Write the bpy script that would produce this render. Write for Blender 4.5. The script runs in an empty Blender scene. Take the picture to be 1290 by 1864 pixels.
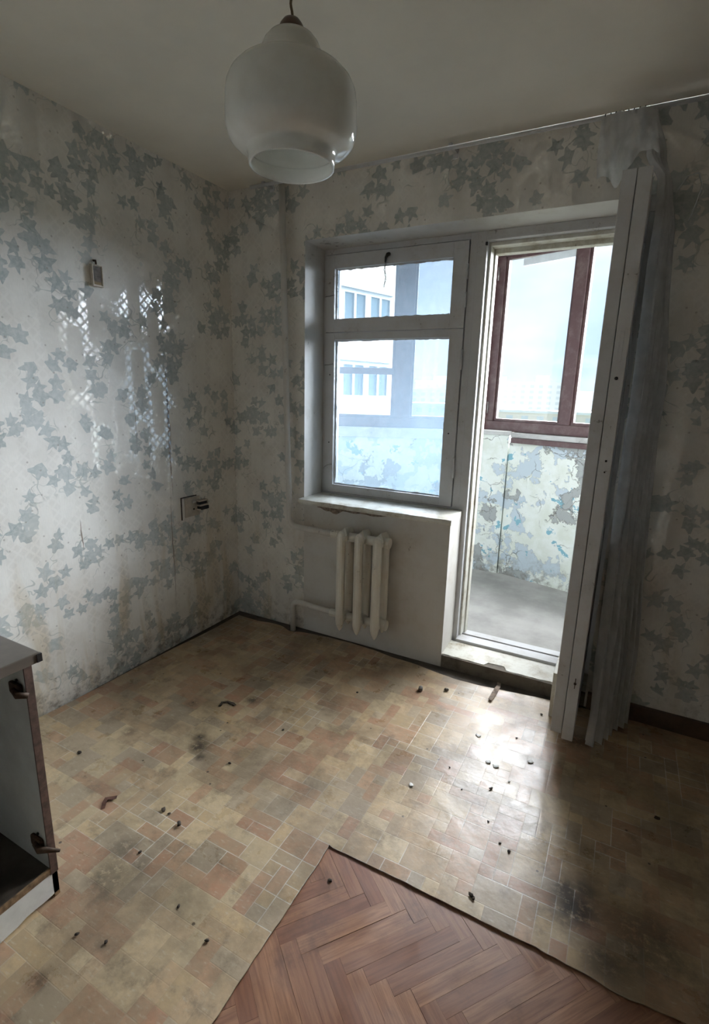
import bpy, bmesh, math, random
from mathutils import Vector, Matrix, noise as mnoise

random.seed(7)
scene = bpy.context.scene
C = scene.collection

# ------------------------------------------------------------------ camera
CAM = Vector((2.126, -2.45252, 1.43614))
R_ = Vector((0.88281669, 0.46899538, 0.02603885))
U_ = Vector((-0.12970448, 0.19012008, 0.97315523))
F_ = Vector((-0.4514548, 0.86249504, -0.22867198))
FPX = 929.645
cam_data = bpy.data.cameras.new('camera')
cam = bpy.data.objects.new('camera', cam_data)
C.objects.link(cam)
cam_data.sensor_fit = 'VERTICAL'
cam_data.sensor_height = 36.0
cam_data.sensor_width = 36.0 * 1290 / 1864
cam_data.lens = FPX * 36.0 / 1864
cam_data.clip_start = 0.02
cam_data.clip_end = 4000
M = Matrix((R_, U_, -F_)).transposed().to_4x4()
M.translation = CAM
cam.matrix_world = M
scene.camera = cam

# ------------------------------------------------------------------ world / light / exposure
EXPOSURE = 1.5
scene.view_settings.view_transform = 'Standard'
scene.view_settings.look = 'None'
scene.view_settings.exposure = EXPOSURE
scene.view_settings.gamma = 1.0
scene.view_settings.use_curve_mapping = False
scene.cycles.adaptive_threshold = 0.02
scene.cycles.max_bounces = 10
scene.cycles.diffuse_bounces = 6
scene.cycles.transparent_max_bounces = 16
scene.cycles.sample_clamp_indirect = 6.0
scene.cycles.caustics_reflective = False
scene.cycles.caustics_refractive = False

SKY_STRENGTH = 0.44
world = bpy.data.worlds.new('hazy_sky')
scene.world = world
world.use_nodes = True
wn = world.node_tree
wn.nodes.clear()
w_out = wn.nodes.new('ShaderNodeOutputWorld')
w_bg = wn.nodes.new('ShaderNodeBackground')
w_tc = wn.nodes.new('ShaderNodeTexCoord')
w_map = wn.nodes.new('ShaderNodeMapping')
w_map.inputs['Scale'].default_value = (1, 1, 2.6)
w_no = wn.nodes.new('ShaderNodeTexNoise')
w_no.inputs['Scale'].default_value = 2.6
w_no.inputs['Detail'].default_value = 5
w_rp = wn.nodes.new('ShaderNodeValToRGB')
w_rp.color_ramp.elements[0].position = 0.38
w_rp.color_ramp.elements[0].color = (0.60, 0.79, 1.0, 1)
w_rp.color_ramp.elements[1].position = 0.66
w_rp.color_ramp.elements[1].color = (0.92, 0.96, 1.0, 1)
wn.links.new(w_tc.outputs['Generated'], w_map.inputs['Vector'])
wn.links.new(w_map.outputs['Vector'], w_no.inputs['Vector'])
wn.links.new(w_no.outputs['Fac'], w_rp.inputs['Fac'])
wn.links.new(w_rp.outputs['Color'], w_bg.inputs['Color'])
w_bg.inputs['Strength'].default_value = SKY_STRENGTH
wn.links.new(w_bg.outputs['Background'], w_out.inputs['Surface'])

# veiled sun behind thin cloud: very soft, from the right over the balcony
SUN_STRENGTH = 30.0
sun_data = bpy.data.lights.new('veiled_sun_offscreen', 'SUN')
sun_data.energy = SUN_STRENGTH
sun_data.angle = math.radians(78)
sun_data.color = (0.98, 0.985, 1.0)
sun = bpy.data.objects.new('veiled_sun_offscreen', sun_data)
C.objects.link(sun)
SUN_AZ, SUN_EL = math.radians(25), math.radians(37)
sdir = Vector((math.sin(SUN_AZ) * math.cos(SUN_EL), math.cos(SUN_AZ) * math.cos(SUN_EL), math.sin(SUN_EL)))
sun.rotation_euler = sdir.to_track_quat('Z', 'Y').to_euler()
sun.location = sdir * 30


# ------------------------------------------------------------------ node helpers
class G:
    def __init__(s, name):
        s.m = bpy.data.materials.new(name)
        s.m.use_nodes = True
        s.t = s.m.node_tree
        s.t.nodes.clear()
        s.out = s.t.nodes.new('ShaderNodeOutputMaterial')

    def n(s, kind, **kw):
        nd = s.t.nodes.new('ShaderNode' + kind)
        for k, v in kw.items():
            setattr(nd, k, v)
        return nd

    def put(s, sock, v):
        if isinstance(v, bpy.types.NodeSocket):
            s.t.links.new(v, sock)
        elif v is not None:
            if sock.type == 'RGBA' and isinstance(v, (tuple, list)) and len(v) == 3:
                v = (*v, 1.0)
            sock.default_value = v

    def math(s, op, a, b=None, c=None, clamp=False):
        nd = s.n('Math', operation=op, use_clamp=clamp)
        s.put(nd.inputs[0], a)
        if b is not None: s.put(nd.inputs[1], b)
        if c is not None: s.put(nd.inputs[2], c)
        return nd.outputs[0]

    def vmath(s, op, a, b=None):
        nd = s.n('VectorMath', operation=op)
        s.put(nd.inputs[0], a)
        if b is not None: s.put(nd.inputs[1], b)
        return nd.outputs['Value'] if op in ('LENGTH', 'DISTANCE', 'DOT_PRODUCT') else nd.outputs[0]

    def mix(s, f, a, b, mode='MIX'):
        nd = s.n('Mix', data_type='RGBA', blend_type=mode)
        s.put(nd.inputs[0], f); s.put(nd.inputs[6], a); s.put(nd.inputs[7], b)
        return nd.outputs[2]

    def mapr(s, v, a, b, c=0.0, d=1.0, smooth=True):
        nd = s.n('MapRange', interpolation_type='SMOOTHSTEP' if smooth else 'LINEAR')
        for i, x in enumerate((v, a, b, c, d)): s.put(nd.inputs[i], x)
        return nd.outputs[0]

    def noise(s, vec, scale, detail=4, rough=0.55, dist=0.0, out='Fac'):
        nd = s.n('TexNoise')
        s.put(nd.inputs['Vector'], vec)
        nd.inputs['Scale'].default_value = scale
        nd.inputs['Detail'].default_value = detail
        nd.inputs['Roughness'].default_value = rough
        nd.inputs['Distortion'].default_value = dist
        return nd.outputs[out]

    def vor(s, vec, scale, feature='F1', rnd=1.0, dims='3D'):
        nd = s.n('TexVoronoi', feature=feature, voronoi_dimensions=dims)
        s.put(nd.inputs['Vector'], vec)
        nd.inputs['Scale'].default_value = scale
        nd.inputs['Randomness'].default_value = rnd
        return nd

    def scl(s, vec, v):
        nd = s.n('Mapping')
        s.put(nd.inputs['Vector'], vec)
        nd.inputs['Scale'].default_value = v
        return nd.outputs[0]

    def xyz(s, vec):
        nd = s.n('SeparateXYZ')
        s.put(nd.inputs[0], vec)
        return nd.outputs[0], nd.outputs[1], nd.outputs[2]

    def comb(s, x, y, z=0.0):
        nd = s.n('CombineXYZ')
        s.put(nd.inputs[0], x); s.put(nd.inputs[1], y); s.put(nd.inputs[2], z)
        return nd.outputs[0]

    def pos(s):
        return s.n('NewGeometry').outputs['Position']

    def uv(s):
        return s.n('UVMap').outputs[0]

    def bump(s, h, strength=0.3, dist=0.01):
        nd = s.n('Bump')
        s.put(nd.inputs['Height'], h)
        nd.inputs['Strength'].default_value = strength
        nd.inputs['Distance'].default_value = dist
        return nd.outputs[0]

    def bsdf(s, col, rough=0.5, metal=0.0, spec=0.5, normal=None, link=True, **kw):
        nd = s.n('BsdfPrincipled')
        s.put(nd.inputs['Base Color'], col)
        s.put(nd.inputs['Roughness'], rough)
        s.put(nd.inputs['Metallic'], metal)
        s.put(nd.inputs['Specular IOR Level'], spec)
        if normal is not None: s.put(nd.inputs['Normal'], normal)
        for k, v in kw.items(): s.put(nd.inputs[k], v)
        if link: s.t.links.new(nd.outputs[0], s.out.inputs[0])
        return nd.outputs[0]

    def surf(s, sh):
        s.t.links.new(sh, s.out.inputs[0])

    def mixsh(s, f, a, b):
        nd = s.n('MixShader')
        s.put(nd.inputs[0], f); s.t.links.new(a, nd.inputs[1]); s.t.links.new(b, nd.inputs[2])
        return nd.outputs[0]


MAT = {}

def simple(name, col, rough=0.5, metal=0.0, spec=0.5, var=0.12, vscale=18, bump=0.0, dark=None, **kw):
    g = G(name)
    p = g.pos()
    f = g.noise(p, vscale, 5, 0.6)
    dk = dark if dark else tuple(c * (1 - var * 2) for c in col)
    c = g.mix(g.mapr(f, 0.3, 0.7), dk, col)
    nm = g.bump(g.noise(p, vscale * 6, 4), bump, 0.002) if bump else None
    g.bsdf(c, rough, metal, spec, nm, **kw)
    MAT[name] = g.m
    return g.m


def leaf_layer(g, uv, off, scale, R0, thr):
    """5-lobed ivy leaves, one per voronoi cell, switched on where a coarse noise is high"""
    sh = g.vmath('ADD', uv, off)
    v = g.vor(sh, scale, 'F1', 0.75, '2D')
    cen = v.outputs['Position']
    loc = g.vmath('SUBTRACT', sh, cen)
    lx, ly, _ = g.xyz(loc)
    r1, r2, r3 = g.xyz(v.outputs['Color'])
    ang = g.math('ADD', g.math('ARCTAN2', ly, lx), g.math('MULTIPLY', r1, 6.283))
    lobe = g.math('SUBTRACT', 1.0, g.math('POWER', g.math('ABSOLUTE', g.math('SINE', g.math('MULTIPLY', ang, 2.5))), 0.85))
    tip = g.math('MULTIPLY_ADD', g.math('COSINE', ang), 0.13, 0.54)
    size = g.math('MULTIPLY_ADD', r2, 0.5, 0.72)
    R = g.math('MULTIPLY', g.math('MULTIPLY', g.math('MULTIPLY_ADD', lobe, 0.60, tip), R0), size)
    d = g.math('SUBTRACT', R, g.vmath('LENGTH', loc))
    inside = g.mapr(d, -0.0012, 0.0025)
    cl = g.noise(g.vmath('ADD', cen, (3.1, 7.7, 0)), 5.2, 1, 0.4)
    on = g.math('GREATER_THAN', g.math('ADD', cl, g.math('MULTIPLY', r3, 0.10)), thr)
    vein = g.mapr(lobe, 0.88, 0.96)
    return g.math('MULTIPLY', inside, on), cl, r3, vein


def make_wallpaper(name, seam=None, stain_amt=1.0, ink=0.76):
    g = G(name)
    uv = g.uv()
    wob = g.vmath('MULTIPLY', g.vmath('SUBTRACT', g.noise(uv, 16, 3, 0.5, out='Color'), (0.5, 0.5, 0.5)), (0.016, 0.016, 0))
    uvw = g.vmath('ADD', uv, wob)
    m1, cl1, t1, v1 = leaf_layer(g, uvw, (0, 0, 0), 14.5, 0.045, 0.615)
    m2, cl2, t2, v2 = leaf_layer(g, uvw, (0.37, 0.21, 0), 16.0, 0.042, 0.63)
    leaf = g.math('MAXIMUM', m1, m2)
    # vines
    nv = g.noise(uv, 4.6, 2, 0.5)
    vine = g.mapr(g.math('ABSOLUTE', g.math('SUBTRACT', nv, 0.53)), 0.004, 0.0075, 1.0, 0.0)
    nv2 = g.noise(g.vmath('ADD', uv, (5.3, 2.2, 0)), 9.0, 2, 0.5)
    vine2 = g.mapr(g.math('ABSOLUTE', g.math('SUBTRACT', nv2, 0.5)), 0.004, 0.009, 0.8, 0.0)
    near = g.mapr(g.noise(g.vmath('ADD', uv, (3.1, 7.7, 0)), 5.2, 1, 0.4), 0.49, 0.58)
    vines = g.math('MULTIPLY', g.math('MAXIMUM', vine, vine2), near)
    # pearl trellis between matt rounded columns
    u, v, _ = g.xyz(uv)
    colid = g.math('FLOOR', g.math('DIVIDE', u, 0.105))
    du = g.math('ABSOLUTE', g.math('MULTIPLY', g.math('SUBTRACT', g.math('FRACT', g.math('DIVIDE', u, 0.105)), 0.5), 0.105))
    vv = g.math('ADD', v, g.math('MULTIPLY', colid, 0.137))
    dv = g.math('ABSOLUTE', g.math('MULTIPLY', g.math('SUBTRACT', g.math('FRACT', g.math('DIVIDE', vv, 0.34)), 0.5), 0.34))
    dcap = g.math('SQRT', g.math('ADD', g.math('POWER', du, 2.0), g.math('POWER', g.math('MAXIMUM', g.math('SUBTRACT', dv, 0.105), 0.0), 2.0)))
    outcap = g.math('GREATER_THAN', dcap, 0.031)
    rim = g.math('LESS_THAN', g.math('ABSOLUTE', g.math('SUBTRACT', dcap, 0.033)), 0.002)
    l1 = g.math('LESS_THAN', g.math('ABSOLUTE', g.math('SUBTRACT', g.math('FRACT', g.math('DIVIDE', g.math('ADD', u, v), 0.046)), 0.5)), 0.14)
    l2 = g.math('LESS_THAN', g.math('ABSOLUTE', g.math('SUBTRACT', g.math('FRACT', g.math('DIVIDE', g.math('SUBTRACT', u, v), 0.046)), 0.5)), 0.14)
    lines = g.math('MAXIMUM', g.math('MAXIMUM', l1, l2), rim)
    keep = g.math('SUBTRACT', 1.0, g.math('MAXIMUM', leaf, lines))
    wear = g.mapr(g.noise(uv, 3.0, 3), 0.30, 0.46, 0.65, 1.0)
    gloss = g.math('MULTIPLY', g.math('MULTIPLY', outcap, keep), wear)
    lat = g.math('MULTIPLY', g.math('MULTIPLY', outcap, lines), 0.03)
    # colours
    base = g.mix(g.mapr(g.noise(uv, 2.2, 6, 0.65), 0.32, 0.68), (0.61, 0.575, 0.52), (0.77, 0.75, 0.70))
    fine = g.noise(g.scl(uv, (60, 9, 1)), 4, 3)
    base = g.mix(g.mapr(fine, 0.3, 0.7, 0.0, 0.18), base, (0.54, 0.54, 0.50))
    base = g.mix(lat, base, (0.42, 0.44, 0.43))
    lc = g.mix(t1, (0.22, 0.265, 0.265), (0.36, 0.405, 0.40))
    lc = g.mix(g.mapr(g.noise(uv, 55, 4), 0.38, 0.66, 0, 0.55), lc, (0.50, 0.52, 0.50))
    lc = g.mix(g.math('MULTIPLY', g.math('MAXIMUM', v1, v2), 0.25), lc, (0.5, 0.52, 0.49))
    base = g.mix(gloss, base, g.mix(1.0, base, (1.36, 1.36, 1.36), 'MULTIPLY'))
    c = g.mix(g.math('MULTIPLY', vines, 0.65), base, (0.34, 0.37, 0.34))
    c = g.mix(g.math('MULTIPLY', leaf, ink), c, lc)
    # yellowed run-down stains and mildew near the floor (shapes of their own)
    st = g.noise(g.scl(uv, (7.0, 1.3, 1)), 1.0, 6, 0.6, 0.4)
    low = g.mapr(v, 0.15, 1.15, 1.0, 0.0)
    stm = g.math('MULTIPLY', g.math('MULTIPLY', g.mapr(st, 0.50, 0.64), low), 0.55 * stain_amt)
    c = g.mix(stm, c, (0.47, 0.37, 0.22))
    mil = g.math('MULTIPLY', g.mapr(g.noise(uv, 14, 6, 0.7), 0.46, 0.66), g.mapr(v, 0.0, 0.22, 1.0, 0.0))
    c = g.mix(g.math('MULTIPLY', mil, 0.8 * stain_amt), c, (0.13, 0.10, 0.07))
    spots = g.mapr(g.vor(uv, 9, 'F1', 1.0, '2D').outputs['Distance'], 0.02, 0.05, 1.0, 0.0)
    c = g.mix(g.math('MULTIPLY', spots, 0.5), c, (0.22, 0.18, 0.14))
    if seam:
        # torn seam: brown backing showing in a narrow wavy slit (u0, v0, v1, half width)
        tot = None
        for (u0, v0, v1, hw) in seam:
            jig = g.math('MULTIPLY', g.math('SUBTRACT', g.noise(g.comb(0.0, v, u0), 6, 3), 0.5), 0.03)
            dd = g.math('ABSOLUTE', g.math('ADD', g.math('SUBTRACT', u, u0), jig))
            mid = (v0 + v1) / 2
            taper = g.mapr(g.math('ABSOLUTE', g.math('SUBTRACT', v, mid)), 0.0, (v1 - v0) / 2, hw, 0.0, False)
            mk = g.math('LESS_THAN', dd, taper)
            mk = g.math('MULTIPLY', mk, g.math('LESS_THAN', g.math('ABSOLUTE', g.math('SUBTRACT', v, mid)), (v1 - v0) / 2))
            tot = mk if tot is None else g.math('MAXIMUM', tot, mk)
        c = g.mix(g.math('MULTIPLY', tot, 0.85), c, (0.20, 0.14, 0.10))
    h = g.math('ADD', g.math('MULTIPLY', g.noise(uv, 4, 3), 0.5), g.math('MULTIPLY', g.noise(uv, 120, 2), 0.05))
    nm = g.bump(h, 0.12, 0.02)
    g.bsdf(c, 0.52, 0.0, 0.5, nm, **{'Coat Weight': gloss, 'Coat Roughness': 0.11, 'Coat IOR': 3.4, 'Coat Normal': nm})
    MAT[name] = g.m
    return g.m


make_wallpaper('ivy_wallpaper', seam=[(-0.515, 0.86, 1.55, 0.010), (-0.53, 0.2, 0.95, 0.003), (-1.05, 0.69, 0.85, 0.004), (-0.72, 1.10, 1.45, 0.002)])
make_wallpaper('ivy_wallpaper_plain', stain_amt=0.7, ink=0.76)


def make_paint(name, col, dirt, amount=0.5, rough=0.45, scale=7):
    g = G(name)
    p = g.pos()
    a = g.noise(p, scale, 7, 0.7)
    b = g.noise(p, scale * 9, 5, 0.7)
    c = g.mix(g.mapr(a, 0.42, 0.72, 0.0, amount), col, dirt)
    chip = g.mapr(g.math('MULTIPLY_ADD', b, 0.5, g.math('MULTIPLY', a, 0.5)), 0.60, 0.64)
    c = g.mix(g.math('MULTIPLY', chip, 0.8), c, tuple(x * 0.45 for x in dirt))
    nm = g.bump(g.math('ADD', a, g.math('MULTIPLY', b, 0.3)), 0.25, 0.008)
    g.bsdf(c, rough, 0, 0.5, nm)
    MAT[name] = g.m


make_paint('white_paint', (0.575, 0.575, 0.58), (0.42, 0.385, 0.34), 0.45, 0.42)
make_paint('plaster_paint', (0.58, 0.56, 0.52), (0.44, 0.39, 0.32), 0.6, 0.6, 4)
make_paint('radiator_paint', (0.66, 0.63, 0.55), (0.50, 0.42, 0.30), 0.35, 0.35)
make_paint('step_paint', (0.66, 0.65, 0.58), (0.36, 0.30, 0.20), 0.8, 0.5, 11)
make_paint('dirty_concrete', (0.16, 0.135, 0.105), (0.05, 0.04, 0.03), 0.9, 0.85, 9)
make_paint('brown_wood', (0.088, 0.043, 0.043), (0.20, 0.15, 0.13), 0.55, 0.4, 12)
make_paint('grey_ledge', (0.50, 0.50, 0.48), (0.28, 0.26, 0.24), 0.6, 0.7, 8)
make_paint('exterior_wall', (0.55, 0.57, 0.58), (0.38, 0.37, 0.35), 0.5, 0.8, 3)
simple('ceiling_whitewash', (0.80, 0.755, 0.655), 0.85, var=0.05, vscale=2.2)
simple('raw_slab', (0.085, 0.07, 0.055), 0.9, var=0.25, vscale=14, bump=0.4)
simple('baseboard_brown', (0.11, 0.065, 0.04), 0.5, var=0.25, vscale=12)
simple('dark_metal', (0.05, 0.048, 0.045), 0.45, 0.6)
simple('rusty_metal', (0.10, 0.06, 0.035), 0.7, 0.4, var=0.3, vscale=60)
simple('steel_wire', (0.42, 0.41, 0.39), 0.4, 0.8)
simple('bakelite', (0.115, 0.062, 0.035), 0.38, var=0.1)
simple('cord_brown', (0.16, 0.11, 0.05), 0.8)
simple('laminate_top', (0.17, 0.145, 0.12), 0.35, var=0.15, vscale=9)
simple('cabinet_white', (0.56, 0.58, 0.55), 0.4, var=0.1, vscale=8)
simple('cabinet_edge', (0.13, 0.075, 0.055), 0.7, var=0.3, vscale=40)
simple('cabinet_floor', (0.085, 0.07, 0.055), 0.45, var=0.3, vscale=15)
simple('plinth_white', (0.74, 0.75, 0.72), 0.4, var=0.08)
simple('chipboard', (0.30, 0.19, 0.10), 0.85, var=0.3, vscale=60)
simple('old_plastic', (0.50, 0.44, 0.36), 0.45, var=0.12)
simple('black_plastic', (0.018, 0.018, 0.02), 0.4)
simple('crumb', (0.07, 0.05, 0.035), 0.9, var=0.3, vscale=80)
simple('pebble', (0.17, 0.15, 0.13), 0.85, var=0.3, vscale=60)
simple('rust_flake', (0.16, 0.07, 0.045), 0.85, var=0.3, vscale=70)
simple('torn_backing', (0.33, 0.25, 0.19), 0.9, var=0.3, vscale=50)
simple('white_flake', (0.78, 0.77, 0.74), 0.7, var=0.05)
simple('picture_border', (0.60, 0.54, 0.44), 0.5, var=0.15, vscale=60)
simple('tape_white', (0.70, 0.74, 0.74), 0.6, var=0.05)
simple('socket_white', (0.75, 0.73, 0.68), 0.4)


def make_picture():
    g = G('picture_print')
    uv = g.uv()
    x, y, _ = g.xyz(uv)
    n = g.noise(uv, 70, 3)
    c = g.mix(g.mapr(n, 0.35, 0.65), (0.05, 0.035, 0.025), (0.13, 0.10, 0.075))
    c = g.mix(g.mapr(y, 1.867, 1.875, 1.0, 0.0), c, (0.22, 0.14, 0.06))
    g.bsdf(c, 0.6)
    MAT['picture_print'] = g.m


make_picture()


def make_glass(name, dirt_lo, dirt_hi, tint=(0.96, 0.98, 1.0), dust=(0.80, 0.90, 1.0), scale=3.0):
    """thin old pane: clear + dust film that scatters light + a weak mirror"""
    g = G(name)
    p = g.pos()
    d = g.mapr(g.math('MULTIPLY_ADD', g.noise(p, scale * 8, 4, 0.7), 0.3, g.math('MULTIPLY', g.noise(g.scl(p, (1, 1, 0.35)), scale, 5, 0.6), 0.7)), 0.35, 0.65, dirt_lo, dirt_hi)
    tr = g.n('BsdfTransparent'); g.put(tr.inputs[0], tint)
    tl = g.n('BsdfTranslucent'); g.put(tl.inputs[0], dust)
    df = g.n('BsdfDiffuse'); g.put(df.inputs[0], dust)
    film = g.mixsh(0.35, tl.outputs[0], df.outputs[0])
    gl = g.n('BsdfGlossy'); gl.inputs['Roughness'].default_value = 0.03
    fr = g.n('Fresnel'); fr.inputs[0].default_value = 1.45
    a = g.mixsh(d, tr.outputs[0], film)
    g.surf(g.mixsh(g.math('MULTIPLY', fr.outputs[0], 0.7), a, gl.outputs[0]))
    MAT[name] = g.m


make_glass('dusty_glass', 0.15, 0.24, dust=(0.30, 0.41, 0.50))
make_glass('outer_glass', 0.01, 0.025)
make_glass('balcony_glass', 0.001, 0.005, dust=(0.9, 0.96, 1.0))
make_glass('far_glass', 0.5, 0.7, dust=(0.22, 0.33, 0.38))


def make_opal():
    g = G('opal_glass')
    p = g.pos()
    n = g.noise(p, 30, 5)
    col = g.mix(g.mapr(n, 0.35, 0.7), (0.90, 0.905, 0.87), (0.86, 0.86, 0.82))
    vor = g.vor(p, 26, 'F1')
    speck = g.mapr(vor.outputs['Distance'], 0.035, 0.06, 1.0, 0.0)
    col = g.mix(g.math('MULTIPLY', speck, g.math('GREATER_THAN', g.xyz(vor.outputs['Color'])[0], 0.90)), col, (0.05, 0.04, 0.035))
    b = g.bsdf(col, 0.03, 0, 0.9, link=False)
    tl = g.n('BsdfTranslucent'); g.put(tl.inputs[0], col)
    tr = g.n('BsdfTransparent'); g.put(tr.inputs[0], (0.9, 0.9, 0.88))
    x = g.mixsh(0.30, b, tl.outputs[0])
    lw = g.n('LayerWeight'); lw.inputs[0].default_value = 0.3
    g.surf(g.mixsh(0.04, x, tr.outputs[0]))
    MAT['opal_glass'] = g.m


make_opal()


def make_tulle():
    g = G('tulle')
    p = g.pos()
    n = g.mapr(g.noise(p, 20, 4), 0.3, 0.7)
    col = g.mix(n, (0.68, 0.68, 0.68), (0.80, 0.80, 0.80))
    df = g.n('BsdfDiffuse'); g.put(df.inputs[0], col)
    tl = g.n('BsdfTranslucent'); g.put(tl.inputs[0], col)
    tr = g.n('BsdfTransparent')
    a = g.mixsh(0.58, df.outputs[0], tl.outputs[0])
    g.surf(g.mixsh(0.16, a, tr.outputs[0]))
    MAT['tulle'] = g.m


make_tulle()


def make_lino():
    g = G('linoleum_print')
    p = g.pos()
    at = g.n('Attribute'); at.attribute_name = 'tile'
    tcol = at.outputs['Color']
    st = g.n('Attribute'); st.attribute_name = 'stain'
    sv = st.outputs['Fac']
    uv = g.uv()     # metres to the nearest tile edges (x, y)
    ex, ey, _ = g.xyz(uv)
    edge = g.math('MINIMUM', ex, ey)
    line = g.mapr(edge, 0.0006, 0.0020, 1.0, 0.0)
    mott = g.noise(p, 26, 6, 0.7)
    c = g.mix(g.mapr(mott, 0.30, 0.7, 0.0, 0.55), tcol, (0.36, 0.285, 0.19))
    c = g.mix(g.mapr(g.noise(g.scl(p, (1, 3, 1)), 40, 3), 0.55, 0.75, 0, 0.4), c, (0.58, 0.52, 0.40))
    # joint print, worn off in places, darker or paler in random patches
    vis = g.mapr(g.noise(p, 2.6, 3), 0.44, 0.58)
    lc = g.mix(g.mapr(g.noise(p, 1.7, 2), 0.40, 0.60), (0.33, 0.25, 0.15), (0.70, 0.67, 0.60))
    c = g.mix(g.math('MULTIPLY', g.math('MULTIPLY', line, vis), 0.75), c, lc)
    # grime patches with shapes of their own
    grime = g.noise(p, 2.3, 8, 0.70, 0.3)
    c = g.mix(g.mapr(grime, 0.42, 0.68, 0.0, 0.66), c, (0.13, 0.095, 0.058))
    gr2 = g.noise(g.vmath('ADD', p, (9.0, 3.0, 1.0)), 9, 7, 0.72)
    c = g.mix(g.mapr(gr2, 0.51, 0.70, 0.0, 0.66), c, (0.16, 0.12, 0.08))
    brk = g.math('MULTIPLY', sv, g.mapr(g.noise(p, 45, 5, 0.7), 0.30, 0.52))
    c = g.mix(g.math('MULTIPLY', brk, 0.95), c, (0.040, 0.028, 0.020))
    sp = g.vor(p, 16, 'F1', 1.0)
    spk = g.math('MULTIPLY', g.mapr(sp.outputs['Distance'], 0.06, 0.09, 1.0, 0.0), g.math('GREATER_THAN', g.xyz(sp.outputs['Color'])[0], 0.72))
    c = g.mix(g.math('MULTIPLY', spk, 0.85), c, (0.05, 0.035, 0.025))
    rough = g.mapr(g.noise(p, 7, 6, 0.7), 0.3, 0.7, 0.25, 0.46)
    h = g.math('ADD', g.math('MULTIPLY', g.noise(p, 4, 4), 1.0), g.math('SUBTRACT', g.math('MULTIPLY', g.noise(p, 55, 3), 0.12), g.math('MULTIPLY', line, 0.05)))
    g.bsdf(c, rough, 0, 0.5, g.bump(h, 0.35, 0.012))
    MAT['linoleum_print'] = g.m


make_lino()


def make_plank():
    g = G('parquet_wood')
    oi = g.n('ObjectInfo')
    tc = g.n('TexCoord')
    p = tc.outputs['Object']
    rnd = oi.outputs['Random']
    q = g.vmath('ADD', g.scl(p, (6, 90, 20)), g.comb(g.math('MULTIPLY', rnd, 31.0), g.math('MULTIPLY', rnd, 17.0), 0.0))
    gr = g.noise(q, 1.0, 6, 0.65, 0.6)
    c1 = g.mix(rnd, (0.24, 0.108, 0.062), (0.40, 0.212, 0.122))
    c = g.mix(g.mapr(gr, 0.3, 0.7, 0, 0.65), c1, (0.135, 0.058, 0.038))
    wp = g.pos()
    c = g.mix(g.mapr(g.noise(wp, 5, 6, 0.7), 0.5, 0.72, 0, 0.6), c, (0.09, 0.05, 0.035))
    g.bsdf(c, g.mapr(g.noise(wp, 12, 4), 0.3, 0.7, 0.30, 0.5), 0, 0.5, g.bump(gr, 0.15, 0.002))
    MAT['parquet_wood'] = g.m


make_plank()


def make_peeling():
    g = G('peeling_paint')
    p = g.pos()
    w = g.vmath('ADD', p, g.vmath('MULTIPLY', g.vmath('SUBTRACT', g.noise(p, 9, 5, 0.6, out='Color'), (0.5, 0.5, 0.5)), (0.12, 0.12, 0.12)))
    a = g.noise(w, 3.6, 7, 0.62)
    b = g.noise(g.vmath('ADD', w, (4.2, 1.1, 7.0)), 4.4, 7, 0.62)
    d = g.noise(g.vmath('ADD', w, (1.2, 8.1, 3.0)), 7.5, 6, 0.6)
    cream = g.mix(g.mapr(d, 0.35, 0.65), (0.66, 0.70, 0.62), (0.75, 0.79, 0.745))
    c = g.mix(g.math('GREATER_THAN', b, 0.53), cream, (0.50, 0.58, 0.62))
    c = g.mix(g.math('GREATER_THAN', d, 0.625), c, (0.22, 0.44, 0.52))
    grey = g.math('GREATER_THAN', a, 0.60)
    c = g.mix(grey, c, (0.36, 0.38, 0.37))
    # chipped rims where the layers stop, and hairline cracks
    rim1 = g.mapr(g.math('ABSOLUTE', g.math('SUBTRACT', a, 0.598)), 0.002, 0.010, 1.0, 0.0)
    rim2 = g.mapr(g.math('ABSOLUTE', g.math('SUBTRACT', b, 0.528)), 0.001, 0.006, 1.0, 0.0)
    cr = g.vor(w, 5.5, 'DISTANCE_TO_EDGE')
    crack = g.math('MULTIPLY', g.mapr(cr.outputs['Distance'], 0.004, 0.018, 1.0, 0.0), g.mapr(g.noise(p, 4, 3), 0.48, 0.6))
    dk = g.math('MAXIMUM', g.math('MULTIPLY', rim1, 0.75), g.math('MAXIMUM', g.math('MULTIPLY', rim2, 0.45), crack))
    c = g.mix(g.math('MULTIPLY', dk, 0.8), c, (0.14, 0.13, 0.11))
    px, py, pz = g.xyz(p)
    foot = g.math('MULTIPLY', g.mapr(pz, 0.03, 0.30, 1.0, 0.0), g.mapr(g.noise(p, 16, 6, 0.7), 0.42, 0.62))
    c = g.mix(g.math('MULTIPLY', foot, 0.8), c, (0.23, 0.22, 0.19))
    h = g.math('SUBTRACT', g.math('SUBTRACT', 1.0, g.math('MULTIPLY', grey, 0.5)), g.math('MULTIPLY', dk, 0.5))
    g.bsdf(c, 0.65, 0, 0.4, g.bump(h, 0.6, 0.006))
    MAT['peeling_paint'] = g.m


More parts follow.
